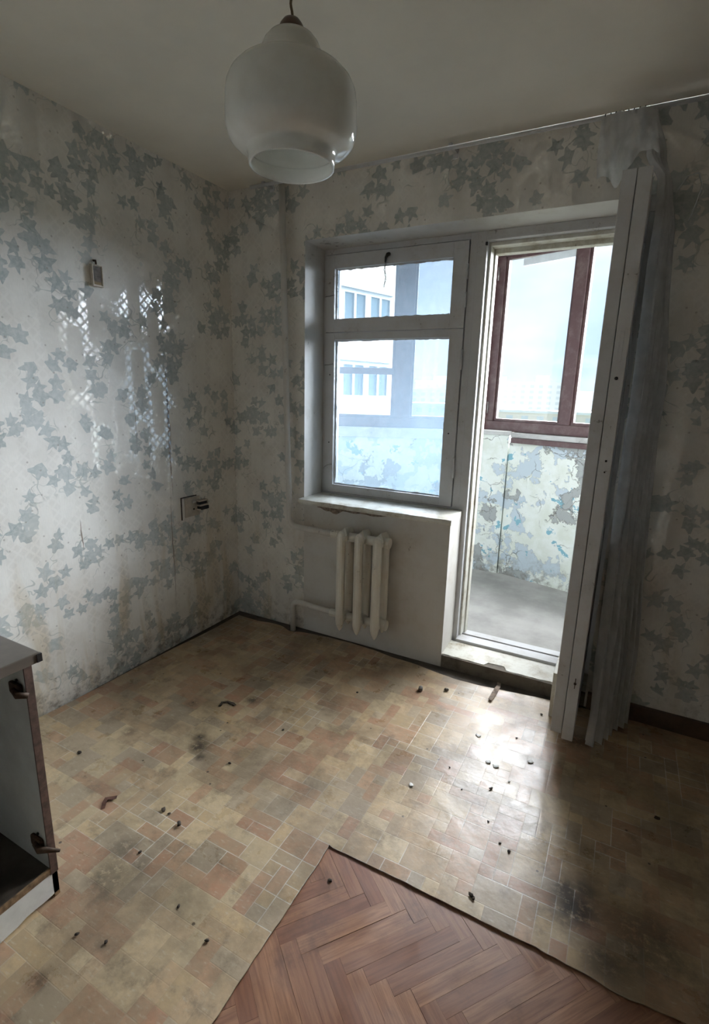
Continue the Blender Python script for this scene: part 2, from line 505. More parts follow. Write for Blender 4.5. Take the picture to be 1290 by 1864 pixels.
make_peeling()
simple('balcony_concrete', (0.40, 0.385, 0.36), 0.85, var=0.16, vscale=3.5, bump=0.3)
simple('building_cream', (0.42, 0.38, 0.31), 0.9, var=0.06, vscale=0.4)
simple('building_orange', (0.45, 0.28, 0.15), 0.9, var=0.06, vscale=0.4)
simple('building_white', (0.46, 0.47, 0.46), 0.9, var=0.05, vscale=0.4)
simple('hazed_concrete', (0.66, 0.69, 0.72), 0.9, var=0.05, vscale=0.05)  # aerial haze painted in: wall colour lightened towards the sky
simple('hazed_brick', (0.70, 0.64, 0.58), 0.9, var=0.05, vscale=0.05)  # brick paled too, distance haze put into its colour
simple('hazed_windows', (0.52, 0.57, 0.62), 0.6, var=0.05, vscale=0.05)  # panes lightened close to the walls, haze painted into the colour
simple('foliage', (0.055, 0.14, 0.04), 0.9, var=0.2, vscale=0.6)
simple('bark', (0.18, 0.13, 0.09), 0.9, var=0.2, vscale=2)
simple('far_ground', (0.085, 0.10, 0.07), 0.95, var=0.2, vscale=0.02)

# ------------------------------------------------------------------ mesh helpers
ORG = {}   # object name -> world origin


def tag(o, label=None, cat=None, group=None, kind=None):
    if label: o['label'] = label
    if cat: o['category'] = cat
    if group: o['group'] = group
    if kind: o['kind'] = kind
    return o


def thing(name, loc, label=None, cat=None, group=None, kind=None):
    o = bpy.data.objects.new(name, None)
    o.empty_display_size = 0.05
    C.objects.link(o)
    o.location = loc
    ORG[o.name] = Vector(loc)
    return tag(o, label, cat, group, kind)


def boxuv(me):
    uvl = me.uv_layers.new(name='UVMap') if not me.uv_layers else me.uv_layers[0]
    for poly in me.polygons:
        n = poly.normal
        ax = max(range(3), key=lambda i: abs(n[i]))
        for li in poly.loop_indices:
            co = me.vertices[me.loops[li].vertex_index].co
            uvl.data[li].uv = ((co.y, co.z), (co.x, co.z), (co.x, co.y))[ax]


def mk(name, verts, faces, mat, parent=None, smooth=False, kind=None, bevel=0.0, mats=None, fmat=None, recalc=True):
    """mesh object from WORLD-space verts; origin at the parent's origin or at its own base"""
    verts = [Vector(v) for v in verts]
    me = bpy.data.meshes.new(name)
    me.from_pydata([tuple(v) for v in verts], [], faces)
    if recalc or bevel:
        bm = bmesh.new()
        bm.from_mesh(me)
        if recalc: bmesh.ops.recalc_face_normals(bm, faces=bm.faces)
        if bevel:
            bmesh.ops.bevel(bm, geom=[e for e in bm.edges if len(e.link_faces) == 2 and e.calc_face_angle(0) > 0.5], offset=bevel, segments=2, affect='EDGES', profile=0.6)
        bm.to_mesh(me)
        bm.free()
    boxuv(me)
    if parent is not None:
        org = ORG[parent.name]
    else:
        lo = [min(v[i] for v in verts) for i in range(3)]
        hi = [max(v[i] for v in verts) for i in range(3)]
        org = Vector(((lo[0] + hi[0]) / 2, (lo[1] + hi[1]) / 2, lo[2]))
    me.transform(Matrix.Translation(-org))
    for m in (mats or [mat]):
        me.materials.append(MAT[m])
    if fmat:
        for i, k in enumerate(fmat): me.polygons[i].material_index = k
    for pl in me.polygons: pl.use_smooth = smooth
    o = bpy.data.objects.new(name, me)
    C.objects.link(o)
    ORG[o.name] = org
    if parent is not None:
        o.parent = parent
    else:
        o.location = org
    if kind: o['kind'] = kind
    return o


BOXF = [(0, 3, 2, 1), (4, 5, 6, 7), (0, 1, 5, 4), (1, 2, 6, 5), (2, 3, 7, 6), (3, 0, 4, 7)]


def boxv(lo, hi):
    x0, y0, z0 = lo; x1, y1, z1 = hi
    return [(x0, y0, z0), (x1, y0, z0), (x1, y1, z0), (x0, y1, z0), (x0, y0, z1), (x1, y0, z1), (x1, y1, z1), (x0, y1, z1)]


def box(name, lo, hi, mat, parent=None, bevel=0.0, kind=None, xf=None):
    vs = boxv(lo, hi)
    if xf: vs = [xf(Vector(v)) for v in vs]
    return mk(name, vs, BOXF, mat, parent, bevel=bevel, kind=kind)


def boxes(name, lst, mat, parent=None, bevel=0.0, kind=None, xf=None):
    V, Fc = [], []
    for lo, hi in lst:
        k = len(V)
        V += [xf(Vector(v)) if xf else Vector(v) for v in boxv(lo, hi)]
        Fc += [tuple(i + k for i in f) for f in BOXF]
    return mk(name, V, Fc, mat, parent, bevel=bevel, kind=kind)


def tubev(pts, r, seg=12, caps=True):
    pts = [Vector(p) for p in pts]
    n = len(pts)
    rs = r if isinstance(r, (list, tuple)) else [r] * n
    V, Fc = [], []
    prev = None
    for i, p in enumerate(pts):
        t = (pts[min(i + 1, n - 1)] - pts[max(i - 1, 0)]).normalized()
        if prev is None:
            a = Vector((0, 0, 1)) if abs(t.z) < 0.9 else Vector((1, 0, 0))
            nrm = t.cross(a).normalized()
        else:
            nrm = (prev - t * prev.dot(t)).normalized()
        prev = nrm
        b = t.cross(nrm)
        for k in range(seg):
            an = 2 * math.pi * k / seg
            V.append(p + (nrm * math.cos(an) + b * math.sin(an)) * rs[i])
    for i in range(n - 1):
        for k in range(seg):
            k2 = (k + 1) % seg
            Fc.append((i * seg + k, i * seg + k2, (i + 1) * seg + k2, (i + 1) * seg + k))
    if caps:
        Fc.append(tuple(reversed(range(seg))))
        Fc.append(tuple((n - 1) * seg + k for k in range(seg)))
    return V, Fc


def tube(name, pts, r, mat, parent=None, seg=12, kind=None, smooth=True):
    V, Fc = tubev(pts, r, seg)
    return mk(name, V, Fc, mat, parent, smooth=smooth, kind=kind)


def lathe(name, prof, cen, mat, parent=None, seg=64, smooth=True, close=False):
    V, Fc = [], []
    n = len(prof)
    for r, z in prof:
        for k in range(seg):
            a = 2 * math.pi * k / seg
            V.append((cen[0] + r * math.cos(a), cen[1] + r * math.sin(a), z))
    rng = n if close else n - 1
    for i in range(rng):
        j = (i + 1) % n
        for k in range(seg):
            k2 = (k + 1) % seg
            Fc.append((i * seg + k, i * seg + k2, j * seg + k2, j * seg + k))
    if not close:
        if prof[0][0] > 1e-6: pass
    return mk(name, V, Fc, mat, parent, smooth=smooth)


def rough_edge(seed, t, amp, freq=9.0):
    return amp * mnoise.noise(Vector((t * freq, seed * 3.7, 0.3))) + amp * 0.5 * mnoise.noise(Vector((t * freq * 3.1, seed * 5.1, 7.3)))


# ------------------------------------------------------------------ room shell
RX, RY, HC = 2.95, -2.98, 2.5
TH = 0.30
WX0, WX1 = 0.508, 1.394      # window part of the opening
DX1 = 2.110                  # right jamb of the door opening
WZ0, WZ1 = 0.80, 2.20        # sill / head of the opening
STEP = 0.070                 # low masonry step left in the doorway

floor = box('floor', (0, RY, -0.16), (RX, 0, -0.020), 'raw_slab', kind='structure')
box('ceiling', (-0.3, RY - 0.2, HC), (RX + 0.3, TH, HC + 0.15), 'ceiling_whitewash', kind='structure')
box('wall_left', (-0.25, RY - 0.2, -0.16), (0, 0, HC), 'ivy_wallpaper', kind='structure')
box('wall_right', (RX, RY - 0.2, -0.16), (RX + 0.25, 0, HC), 'ivy_wallpaper_plain', kind='structure')
boxes('wall_front', [((0, RY - 0.12, -0.16), (1.45, RY, HC)), ((2.30, RY - 0.12, -0.16), (RX, RY, HC)), ((1.45, RY - 0.12, 2.08), (2.30, RY, HC))], 'ivy_wallpaper_plain', kind='structure')
# unlit hallway behind the photographer, reached through an open doorway
HY = RY - 0.12
box('floor_hall', (0.6, HY - 1.5, -0.16), (RX + 0.25, HY, -0.003), 'baseboard_brown', kind='structure')
box('ceiling_hall', (0.35, HY - 1.75, HC), (RX + 0.5, HY, HC + 0.15), 'ceiling_whitewash', kind='structure')
box('wall_hall_back', (0.35, HY - 1.75, -0.16), (RX + 0.5, HY - 1.5, HC), 'plaster_paint', kind='structure')
box('wall_hall_left', (0.35, HY - 1.5, -0.16), (0.6, HY, HC), 'plaster_paint', kind='structure')
box('wall_hall_right', (RX + 0.25, HY - 1.5, -0.16), (RX + 0.5, HY, HC), 'plaster_paint', kind='structure')


def wall_back():
    V, Fc, fm = [], [], []

    def ad(lo, hi, front, other):
        k = len(V)
        V.extend(boxv(lo, hi))
        for f in BOXF:
            Fc.append(tuple(i + k for i in f))
        fm.extend([other, other, front, other, 3, other])   # bottom, top, -y, +x, +y, -x
    ad((-0.25, 0, -0.16), (WX0, TH, HC), 0, 1)
    ad((WX0, 0, WZ1), (DX1, TH, HC), 0, 1)
    ad((DX1, 0, -0.16), (RX + 0.25, TH, HC), 0, 1)
    ad((WX0, 0, -0.16), (WX1, TH, WZ0), 1, 1)
    ad((WX1, 0.0, -0.16), (DX1, TH, STEP - 0.004), 2, 2)
    o = mk('wall_back', V, Fc, None, mats=['ivy_wallpaper_plain', 'plaster_paint', 'dirty_concrete', 'exterior_wall'], fmat=fm, kind='structure', recalc=False)
    return o


wb = wall_back()


# whitewashed crumbling top of the doorstep: irregular front edge
def step_cap():
    V, Fc = [], []
    n = 44
    for i in range(n + 1):
        t = i / n
        x = WX1 + (DX1 - WX1) * t
        fr = 0.004 + abs(rough_edge(3, t, 0.016, 8)) + (0.03 if 0.33 < t < 0.47 else 0)
        zb = STEP + 0.004 * mnoise.noise(Vector((t * 11, 2, 1)))
        V += [(x, fr, STEP - 0.006), (x, fr + 0.004, zb), (x, 0.10, STEP + 0.006), (x, 0.172, STEP + 0.008), (x, 0.172, STEP - 0.006)]
    for i in range(n):
        for k in range(4):
            a = i * 5 + k
            Fc.append((a, a + 5, a + 6, a + 1))
        Fc.append((i * 5 + 4, (i + 1) * 5 + 4, (i + 1) * 5, i * 5))
    Fc += [(0, 1, 2, 3, 4), tuple(n * 5 + k for k in (4, 3, 2, 1, 0))]
    mk('step_top', V, Fc, 'step_paint', wb)


step_cap()

# baseboard right of the door + along the right wall
box('baseboard_back', (2.12, -0.022, -0.003), (RX, 0, 0.082), 'baseboard_brown', kind='structure', bevel=0.004)
box('baseboard_right', (RX - 0.022, RY, -0.003), (RX, -0.023, 0.082), 'baseboard_brown', kind='structure', bevel=0.004)

# ------------------------------------------------------------------ herringbone parquet under the linoleum
LX, LY = 1.447, -1.267       # corner of the cut linoleum


def parquet():
    L, Wd = 0.27, 0.045
    ang = math.radians(-38)
    me_cache = []
    for variant in range(3):
        bm = bmesh.new()
        bmesh.ops.create_cube(bm, size=1.0)
        for v in bm.verts:
            v.co.x *= (L - 0.0001); v.co.y *= (Wd - 0.0001); v.co.z *= 0.015
        bmesh.ops.bevel(bm, geom=[e for e in bm.edges if e.verts[0].co.z > 0 and e.verts[1].co.z > 0], offset=0.0003, segments=1, affect='EDGES')
        me = bpy.data.meshes.new('plank')
        bm.to_mesh(me); bm.free()
        me.materials.append(MAT['parquet_wood'])
        me_cache.append(me)
    ca, sa = math.cos(ang), math.sin(ang)
    n = 0
    fo = ORG[floor.name]
    # herringbone: rows of planks turned by 90 degrees, stepped by the plank width
    for a in range(-60, 60):
        for b in range(-14, 14):
            for k in (0, 1):
                if k == 0:
                    cx, cy, rz = a * Wd + b * L * 1.0 + L / 2, a * Wd - b * L + Wd / 2, 0.0
                else:
                    cx, cy, rz = a * Wd + b * L + Wd / 2 + L, a * Wd - b * L + L / 2 - 0 * Wd - L + Wd, math.pi / 2
                x = 2.1 + cx * ca - cy * sa
                y = -1.9 + cx * sa + cy * ca
                th = ang + rz
                ex = abs(math.cos(th)) * L / 2 + abs(math.sin(th)) * Wd / 2
                ey = abs(math.sin(th)) * L / 2 + abs(math.cos(th)) * Wd / 2
                if x + ex > RX or y - ey < RY: continue
                if x + ex * 0.9 < LX - 0.05 or y - ey * 0.9 > LY + 0.05: continue
                if n >= 300: continue
                o = bpy.data.objects.new('plank', me_cache[n % 3])
                C.objects.link(o)
                o.parent = floor
                o.location = Vector((x, y, -0.0125 + random.uniform(-0.0006, 0.0006))) - fo
                o.rotation_euler = (random.uniform(-.003, .003), random.uniform(-.002, .002), th)
                n += 1
    return n


# dirty screed showing in the gap between the shrunken linoleum and the walls
boxes('screed_edge', [((0.0, -0.16, -0.020), (RX, 0.0, -0.0035)), ((0.0, RY, -0.020), (0.14, -0.16, -0.0035))], 'raw_slab', floor)
NPLANK = parquet()
print('planks', NPLANK)


# ------------------------------------------------------------------ linoleum sheet with printed tiles
def px2floor(px, py, z=0.0):
    d = F_ + R_ * ((px - 645) / FPX) - U_ * ((py - 932) / FPX)
    t = (z - CAM.z) / d.z
    return CAM + d * t


STAINS = [  # x, y (floor), radius, strength : burns, spills, worn-through spots
    (2.17, -1.10, 0.055, 1.0), (2.14, -1.055, 0.035, 0.9), (2.19, -1.03, 0.03, 0.7),
    (0.74, -1.13, 0.035, 0.9), (0.70, -1.08, 0.02, 0.9), (0.79, -1.17, 0.02, 0.8),
    (0.72, -0.76, 0.028, 0.8), (0.42, -1.20, 0.03, 0.6), (0.50, -0.92, 0.03, 0.6),
    (0.92, -1.68, 0.06, 0.55), (0.88, -1.60, 0.05, 0.55), (0.97, -1.61, 0.04, 0.45),
    (1.02, -1.95, 0.025, 0.7), (1.95, -0.50, 0.05, 0.4), (1.30, -0.75, 0.02, 0.5),
    (1.83, -0.95, 0.03, 0.35), (1.90, -0.93, 0.02, 0.5), (2.35, -1.10, 0.09, 0.6), (2.25, -1.22, 0.05, 0.6),
    (2.10, -0.30, 0.05, 0.7),
]


def linoleum():
    unit, sub = 0.045, 3
    cs = unit / sub
    x0, y1 = 0.004, -0.004
    NX, NY = int((RX - 0.004 - x0) / unit) + 1, int((y1 - RY) / unit) + 1
    rnd = random.Random(21)
    own = [[None] * NY for _ in range(NX)]
    pal = [(0.50, 0.38, 0.215), (0.47, 0.36, 0.22), (0.44, 0.29, 0.175), (0.39, 0.225, 0.135), (0.40, 0.33, 0.225),
           (0.54, 0.44, 0.27), (0.46, 0.34, 0.20), (0.42, 0.27, 0.16), (0.36, 0.30, 0.21), (0.53, 0.42, 0.25)]
    shapes = [(1, 1), (2, 1), (1, 2), (2, 2), (3, 1), (2, 1), (2, 2), (1, 1), (3, 2), (2, 1), (1, 2)]
    for j in range(NY):
        for i in range(NX):
            if own[i][j]: continue
            for _ in range(6):
                w, h = rnd.choice(shapes)
                if i + w <= NX and j + h <= NY and all(own[a][b] is None for a in range(i, i + w) for b in range(j, j + h)): break
            else:
                w = h = 1
            col = rnd.choice(pal); s = rnd.uniform(0.86, 1.12); col = (col[0] * 1.02, col[1] * 0.965, col[2] * 0.97)
            t = (i, j, w, h, tuple(c * s for c in col))
            for a in range(i, i + w):
                for b in range(j, j + h): own[a][b] = t

    def back_edge(x):      # the sheet has shrunk and curled away from the window wall
        g = 0.034 + 0.016 * (1 + math.sin(x * 5.0 + 0.6)) + rough_edge(5, x, 0.006, 5)
        if 1.25 < x < 2.02: g += 0.030 * math.sin((x - 1.25) / 0.77 * math.pi)
        g += 0.030 * math.exp(-((x - 0.462) / 0.05) ** 2)
        if x > 2.09: g = 0.024
        return -max(g, 0.004)

    def left_edge(y):
        g = 0.008 + 0.034 * max(0.0, min(1, 1.35 + y / 0.9)) + rough_edge(8, y, 0.004, 6)
        return max(g, 0.003)

    def cut_x(y): return LX + rough_edge(11, y, 0.004, 10) + 0.02 * (y - LY)*-0.4
    def cut_y(x): return LY + rough_edge(13, x, 0.004 if x < 2.1 else 0.014, 7) - (0.006 if x > 2.1 else 0)

    nx, ny = NX * sub, NY * sub
    idx, V = {}, []

    def vert(a, b):
        if (a, b) in idx: return idx[(a, b)]
        x, y = x0 + a * cs, y1 - b * cs
        if y < LY + cs and x > LX - cs and not (x > LX + cs and y < LY - cs):
            pass
        x = min(x, RX - 0.026)
        x = max(x, left_edge(y))
        y = max(min(y, back_edge(x)), RY + 0.004)
        # snap along the straight cuts around the bared parquet
        if y < LY - cs * 0.5 and abs(x - LX) <= cs * 0.5: x = cut_x(y)
        if x > LX + cs * 0.5 and abs(y - LY) <= cs * 0.5: y = cut_y(x)
        d_edge = min(abs(y - back_edge(x)), x - left_edge(y))
        z = 0.0010 + 0.0035 * max(0, mnoise.noise(Vector((x * 3.3, y * 3.3, 0.5)))) + 0.0012 * mnoise.noise(Vector((x * 14, y * 14, 3.5)))
        z += 0.012 * math.exp(-(d_edge / 0.03) ** 2) * max(0, mnoise.noise(Vector((x * 4, y * 4, 9))) + 0.35)
        if x < LX + 0.05 or y > LY - 0.05: z += 0.0
        idx[(a, b)] = len(V)
        V.append((x, y, max(z, 0.0)))
        return idx[(a, b)]

    Fc, T = [], []
    for j in range(ny):
        for i in range(nx):
            cx, cy = x0 + (i + .5) * cs, y1 - (j + .5) * cs
            if cx > LX and cy < LY: continue
            f = (vert(i, j), vert(i, j + 1), vert(i + 1, j + 1), vert(i + 1, j))
            P = [Vector(V[k]) for k in f]
            if (P[2] - P[0]).cross(P[3] - P[1]).length < 1e-6: continue
            Fc.append(f); T.append((i, j, own[i // sub][j // sub]))
    # thickness: duplicate as an underside and stitch the rim
    top = len(V)
    V2 = V + [(x, y, z - 0.0030) for x, y, z in V]
    und = [tuple(reversed([k + top for k in f])) for f in Fc]
    cnt = {}
    for f in Fc:
        for k in range(4):
            e = (f[k], f[(k + 1) % 4]); cnt[e] = cnt.get(e, 0) + 1
    rim = []
    for (a, b) in [e for e in cnt if (e[1], e[0]) not in cnt and e[0] != e[1]]:
        k = len(V2)
        V2 += [V2[b], V2[a], V2[a + top], V2[b + top]]
        rim.append((k, k + 1, k + 2, k + 3))
    me = bpy.data.meshes.new('linoleum_sheet')
    me.from_pydata(V2, [], Fc + und + rim)
    org = Vector((1.4, -1.4, 0))
    uvl = me.uv_layers.new(name='UVMap')
    me.color_attributes.new('tile', 'FLOAT_COLOR', 'CORNER')
    me.color_attributes.new('stain', 'FLOAT_COLOR', 'POINT')
    uvl = me.uv_layers['UVMap']
    ca = me.color_attributes['tile']
    nf = len(Fc)
    for pi, poly in enumerate(me.polygons):
        if pi < nf:
            i, j, t = T[pi]
            cornerv = ((i, j), (i, j + 1), (i + 1, j + 1), (i + 1, j))
            for li, (a, b) in zip(poly.loop_indices, cornerv):
                ex = min(a - t[0] * sub, (t[0] + t[2]) * sub - a) * cs
                ey = min(b - t[1] * sub, (t[1] + t[3]) * sub - b) * cs
                uvl.data[li].uv = (ex, ey)
                ca.data[li].color = (*t[4], 1)
        else:
            for li in poly.loop_indices:
                uvl.data[li].uv = (0.02, 0.02)
                ca.data[li].color = (0.30, 0.22, 0.14, 1)
        poly.use_smooth = pi < nf
    sa = me.color_attributes['stain']
    for k, v in enumerate(V2):
        s = 0.0
        for (sx, sy, r, st) in STAINS:
            d = math.hypot(v[0] - sx, v[1] - sy) / r
            if d < 1.6: s = max(s, st * max(0.0, min(1.0, 1.5 - d)))
        sa.data[k].color = (s, s, s, 1)
    me.transform(Matrix.Translation(-org))
    me.materials.append(MAT['linoleum_print'])
    o = bpy.data.objects.new('linoleum_sheet', me)
    C.objects.link(o)
    o.location = org
    tag(o, 'worn beige linoleum sheet printed with small tiles, cut open over the parquet', 'linoleum')
    return o


linoleum()

# ------------------------------------------------------------------ window and door frame (structure) in the opening
FY0, FY1 = 0.200, 0.275       # inner wooden frame depth range
win = thing('window_1', (0.92, 0.22, WZ0), 'white wooden casement window with small vent pane above the radiator', None, kind='structure')
# box frame
boxes('window_frame', [((WX0, FY0, WZ0), (0.522, FY1 + 0.02, WZ1)), ((0.522, FY0, 2.172), (1.335, FY1 + 0.02, WZ1)),
                       ((0.522, FY0, WZ0), (1.335, FY1 + 0.02, 0.838)), ((1.335, FY0, WZ0), (1.372, FY1 + 0.02, WZ1))], 'white_paint', win, bevel=0.002)


def ragged_pane_sash(name, x0, x1, z0, z1, gx0, gx1, gz0, gz1, seed):
    """sash board frame plus its pane and uneven putty"""
    y0, y1 = FY0 - 0.008, FY0 + 0.034
    s = boxes(name, [((x0, y0, z0), (gx0, y1, z1)), ((gx1, y0, z0), (x1, y1, z1)), ((gx0, y0, gz1), (gx1, y1, z1)), ((gx0, y0, z0), (gx1, y1, gz0))], 'white_paint', win, bevel=0.002)
    box('pane', (gx0 - 0.004, y1 - 0.016, gz0 - 0.004), (gx1 + 0.004, y1 - 0.013, gz1 + 0.004), 'dusty_glass', s)
    # putty bead, ragged toward the glass
    V, Fc = [], []
    n = 60
    path = []
    for (ax, az, bx, bz, nx_, nz_) in ((gx0, gz0, gx1, gz0, 0, 1), (gx1, gz0, gx1, gz1, -1, 0), (gx1, gz1, gx0, gz1, 0, -1), (gx0, gz1, gx0, gz0, 1, 0)):
        for i in range(n):
            t = i / n
            path.append((ax + (bx - ax) * t, az + (bz - az) * t, nx_, nz_))
    N = len(path)
    for i, (x, z, a, b) in enumerate(path):
        e = 0.005 + abs(rough_edge(seed, i * 0.05, 0.007, 5))
        yy = y1 - 0.017
        V += [(x, yy - 0.006, z), (x + a * e, yy, z + b * e)]
    for i in range(N):
        j = (i + 1) % N
        Fc.append((2 * i, 2 * j, 2 * j + 1, 2 * i + 1))
    mk('putty', V, Fc, 'white_paint', s)
    return s


vent = ragged_pane_sash('vent_sash', 0.526, 1.331, 1.764, 2.168, 0.578, 1.255, 1.832, 2.098, 1)
low = ragged_pane_sash('lower_sash', 0.526, 1.331, 0.842, 1.760, 0.583, 1.260, 0.888, 1.722, 2)
# outer panes of the double window
outer = boxes('outer_sash', [((0.522, 0.268, 0.838), (0.565, 0.292, 2.172)), ((1.295, 0.268, 0.838), (1.335, 0.292, 2.172)),
                             ((0.565, 0.268, 2.12), (1.295, 0.292, 2.172)), ((0.565, 0.268, 0.838), (1.295, 0.292, 0.875)), ((0.565, 0.268, 1.755), (1.295, 0.292, 1.80))], 'white_paint', win, bevel=0.002)
box('pane', (0.562, 0.279, 0.872), (1.298, 0.282, 1.757), 'outer_glass', outer)
box('pane', (0.562, 0.279, 1.798), (1.298, 0.282, 2.123), 'outer_glass', outer)
# hinges
for (z0, z1) in ((1.86, 1.93), (1.99, 2.06), (1.56, 1.66), (1.00, 1.11)):
    tube('hinge', [(1.333, 0.186, z0), (1.333, 0.186, z1)], 0.006, 'white_paint', win, 10)
# latch with a scrap of chain at the top of the vent
lt = tube('latch', [(0.905, 0.190, 2.143), (0.905, 0.176, 2.138), (0.897, 0.172, 2.122), (0.893, 0.176, 2.10)], [0.010, 0.010, 0.007, 0.005], 'dark_metal', vent, 10)
V, Fc = [], []
for k in range(9):
    zc = 2.092 - k * 0.013
    ring = []
    for a in range(8):
        an = 2 * math.pi * a / 8
        w = (Vector((math.cos(an) * 0.0035, 0, math.sin(an) * 0.0085)) if k % 2 == 0 else Vector((0, math.cos(an) * 0.0035, math.sin(an) * 0.0085)))
        ring.append(Vector((0.893 - 0.004 * math.sin(k * .9), 0.178, zc)) + w)
    v, f = tubev(ring + [ring[0]], 0.0013, 6)
    Fc += [tuple(i + len(V) for i in q) for q in f]
    V += v
mk('chain', V, Fc, 'dark_metal', lt, smooth=True)
# bent nails holding the sashes
for z, bend in ((1.955, 0.0), (1.585, 0.0), (1.005, 0.03)):
    tube('nail', [(0.518, 0.196, z - bend), (0.530, 0.184, z - bend * 0.5), (0.552, 0.183, z), (0.585, 0.186, z + 0.006)], 0.0025, 'steel_wire', win, 8)
for (x, z) in ((0.556, 1.53), (0.556, 1.14), (1.290, 1.235)):
    tube('nail_hole', [(x, 0.1935, z), (x, 0.1905, z)], 0.004, 'dark_metal', low, 8)

# door frame
df = thing('door_1', (1.71, 0.22, STEP), 'white wooden frame of the open balcony doorway', None, kind='structure')
boxes('door_frame', [((1.372, FY0 - 0.005, STEP - 0.004), (1.418, FY1 + 0.02, WZ1)), ((1.998, FY0 - 0.005, STEP - 0.004), (DX1, FY1 + 0.02, WZ1)),
                     ((1.418, FY0 - 0.005, 2.158), (1.998, FY1 + 0.02, WZ1))], 'white_paint', df, bevel=0.003)
boxes('door_stop', [((1.418, 0.232, 0.088), (1.430, FY1 + 0.02, 2.158)), ((1.986, 0.232, 0.088), (1.998, FY1 + 0.02, 2.158)), ((1.430, 0.232, 2.140), (1.986, FY1 + 0.02, 2.158))], 'step_paint', df, bevel=0.002)
boxes('outer_frame', [((1.400, 0.297, 0.06), (1.438, 0.345, 2.15)), ((1.978, 0.297, 0.06), (2.03, 0.345, 2.15)), ((1.438, 0.297, 2.118), (1.978, 0.345, 2.15))], 'step_paint', df, bevel=0.003)
boxes('threshold', [((1.418, 0.175, 0.074), (1.998, 0.235, 0.092)), ((1.418, 0.240, 0.074), (1.998, 0.262, 0.086)), ((1.418, 0.285, 0.055), (1.998, 0.34, 0.082))], 'white_paint', df, bevel=0.003)
box('threshold_groove', (1.418, 0.235, 0.07), (1.998, 0.285, 0.0745), 'dirty_concrete', df)
# hardware on the frame: catch at the upper left corner
box('catch', (1.411, 0.186, 2.135), (1.422, 0.197, 2.150), 'dark_metal', df, bevel=0.002)


# window sill board
def sill():
    V, Fc = [], []
    n = 30
    for i in range(n + 1):
        t = i / n
        x = 0.497 + (1.412 - 0.497) * t
        j = 0.003 * mnoise.noise(Vector((t * 12, 4, 0)))
        V += [(x, -0.048 + j, WZ0 + 0.001), (x, -0.052 + j, WZ0 + 0.010), (x, -0.046 + j, WZ0 + 0.026 + j), (x, -0.01, WZ0 + 0.029), (x, 0.198, WZ0 + 0.030), (x, 0.198, WZ0 + 0.001)]
    for i in range(n):
        for k in range(6):
            a, b = i * 6 + k, i * 6 + (k + 1) % 6
            Fc.append((a, a + 6, b + 6, b))
    Fc += [tuple(range(6)), tuple(n * 6 + k for k in reversed(range(6)))]
    # keep the part inside the reveal clear of the side wall
    V = [(max(x, WX0 + 0.001) if y > 0.0 else x, y, z) for x, y, z in V]
    V = [(min(x, WX1) if y > 0.0 else x, y, z) for x, y, z in V]
    return mk('window_sill', V, Fc, 'step_paint', win)


sill()
# crumbled putty under the sill
V, Fc = [], []
n = 26
for i in range(n + 1):
    t = i / n
    x = 0.60 + 0.55 * t
    dep = (0.055 if t < 0.3 else 0.028) * (0.75 + rough_edge(17, t, 0.5, 7)) * (0.25 + 0.75 * math.sin(math.pi * min(1, t + 0.08)))
    V += [(x, -0.0035, WZ0 - 0.001), (x, -0.0005 - 0.0015, WZ0 - 0.004 - dep)]
for i in range(n):
    Fc.append((2 * i, 2 * i + 1, 2 * i + 3, 2 * i + 2))
mk('plaster_patch', V, Fc, 'torn_backing', wb)


# ------------------------------------------------------------------ balcony door: two leaves screwed together, swung inward
def balcony_door():
    d = thing('balcony_door', (2.05, 0.17, 0.10), 'double-leaf white wooden balcony door swung open into the room', 'door')
    for k, (x0, x1, zb) in enumerate(((2.003, 2.046, 0.100), (2.048, 2.091, 0.078))):
        y0, y1, z1 = -0.43, 0.165, 2.152
        fr = boxes('door_leaf', [((x0, y0, zb), (x1, y0 + 0.085, z1)), ((x0, y1 - 0.085, zb), (x1, y1, z1)),
                                 ((x0, y0 + 0.085, z1 - 0.10), (x1, y1 - 0.085, z1)), ((x0, y0 + 0.085, 0.78), (x1, y1 - 0.085, 0.88)),
                                 ((x0, y0 + 0.085, zb), (x1, y1 - 0.085, zb + 0.14))], 'white_paint', d, bevel=0.003)
        xm = (x0 + x1) / 2
        box('door_panel', (xm - 0.008, y0 + 0.08, zb + 0.135), (xm + 0.008, y1 - 0.08, 0.785), 'white_paint', fr)
        box('pane', (xm - 0.0015, y0 + 0.08, 0.875), (xm + 0.0015, y1 - 0.08, z1 - 0.095), 'outer_glass', fr)
    # hardware on the free edge
    box('lock_plate', (2.063, -0.4325, 1.56), (2.075, -0.429, 1.66), 'white_paint', d, bevel=0.001)
    tube('latch_hole', [(2.068, -0.429, 1.505), (2.068, -0.434, 1.505)], 0.006, 'dark_metal', d, 10)
    tube('screw', [(2.072, -0.429, 1.22), (2.072, -0.433, 1.22)], 0.004, 'dark_metal', d, 8)
    tube('screw', [(2.072, -0.429, 1.18), (2.072, -0.433, 1.18)], 0.003, 'dark_metal', d, 8)
    tube('keyhole', [(2.072, -0.429, 0.335), (2.072, -0.433, 0.335)], 0.005, 'rusty_metal', d, 10)
    box('keyhole_slot', (2.0705, -0.4335, 0.315), (2.0735, -0.429, 0.358), 'rusty_metal', d)
    for z in (0.45, 1.75):
        tube('hinge', [(2.003, 0.172, z), (2.003, 0.172, z + 0.10)], 0.0065, 'white_paint', d, 10)
    return d


balcony_door()
# white board standing at the end of the doorstep
bd = mk('upright_board', boxv((1.972, -0.175, 0.003), (1.994, -0.004, 0.222)), BOXF, 'step_paint', bevel=0.002)
tag(bd, 'short white painted board standing upright at the end of the doorstep', 'board')


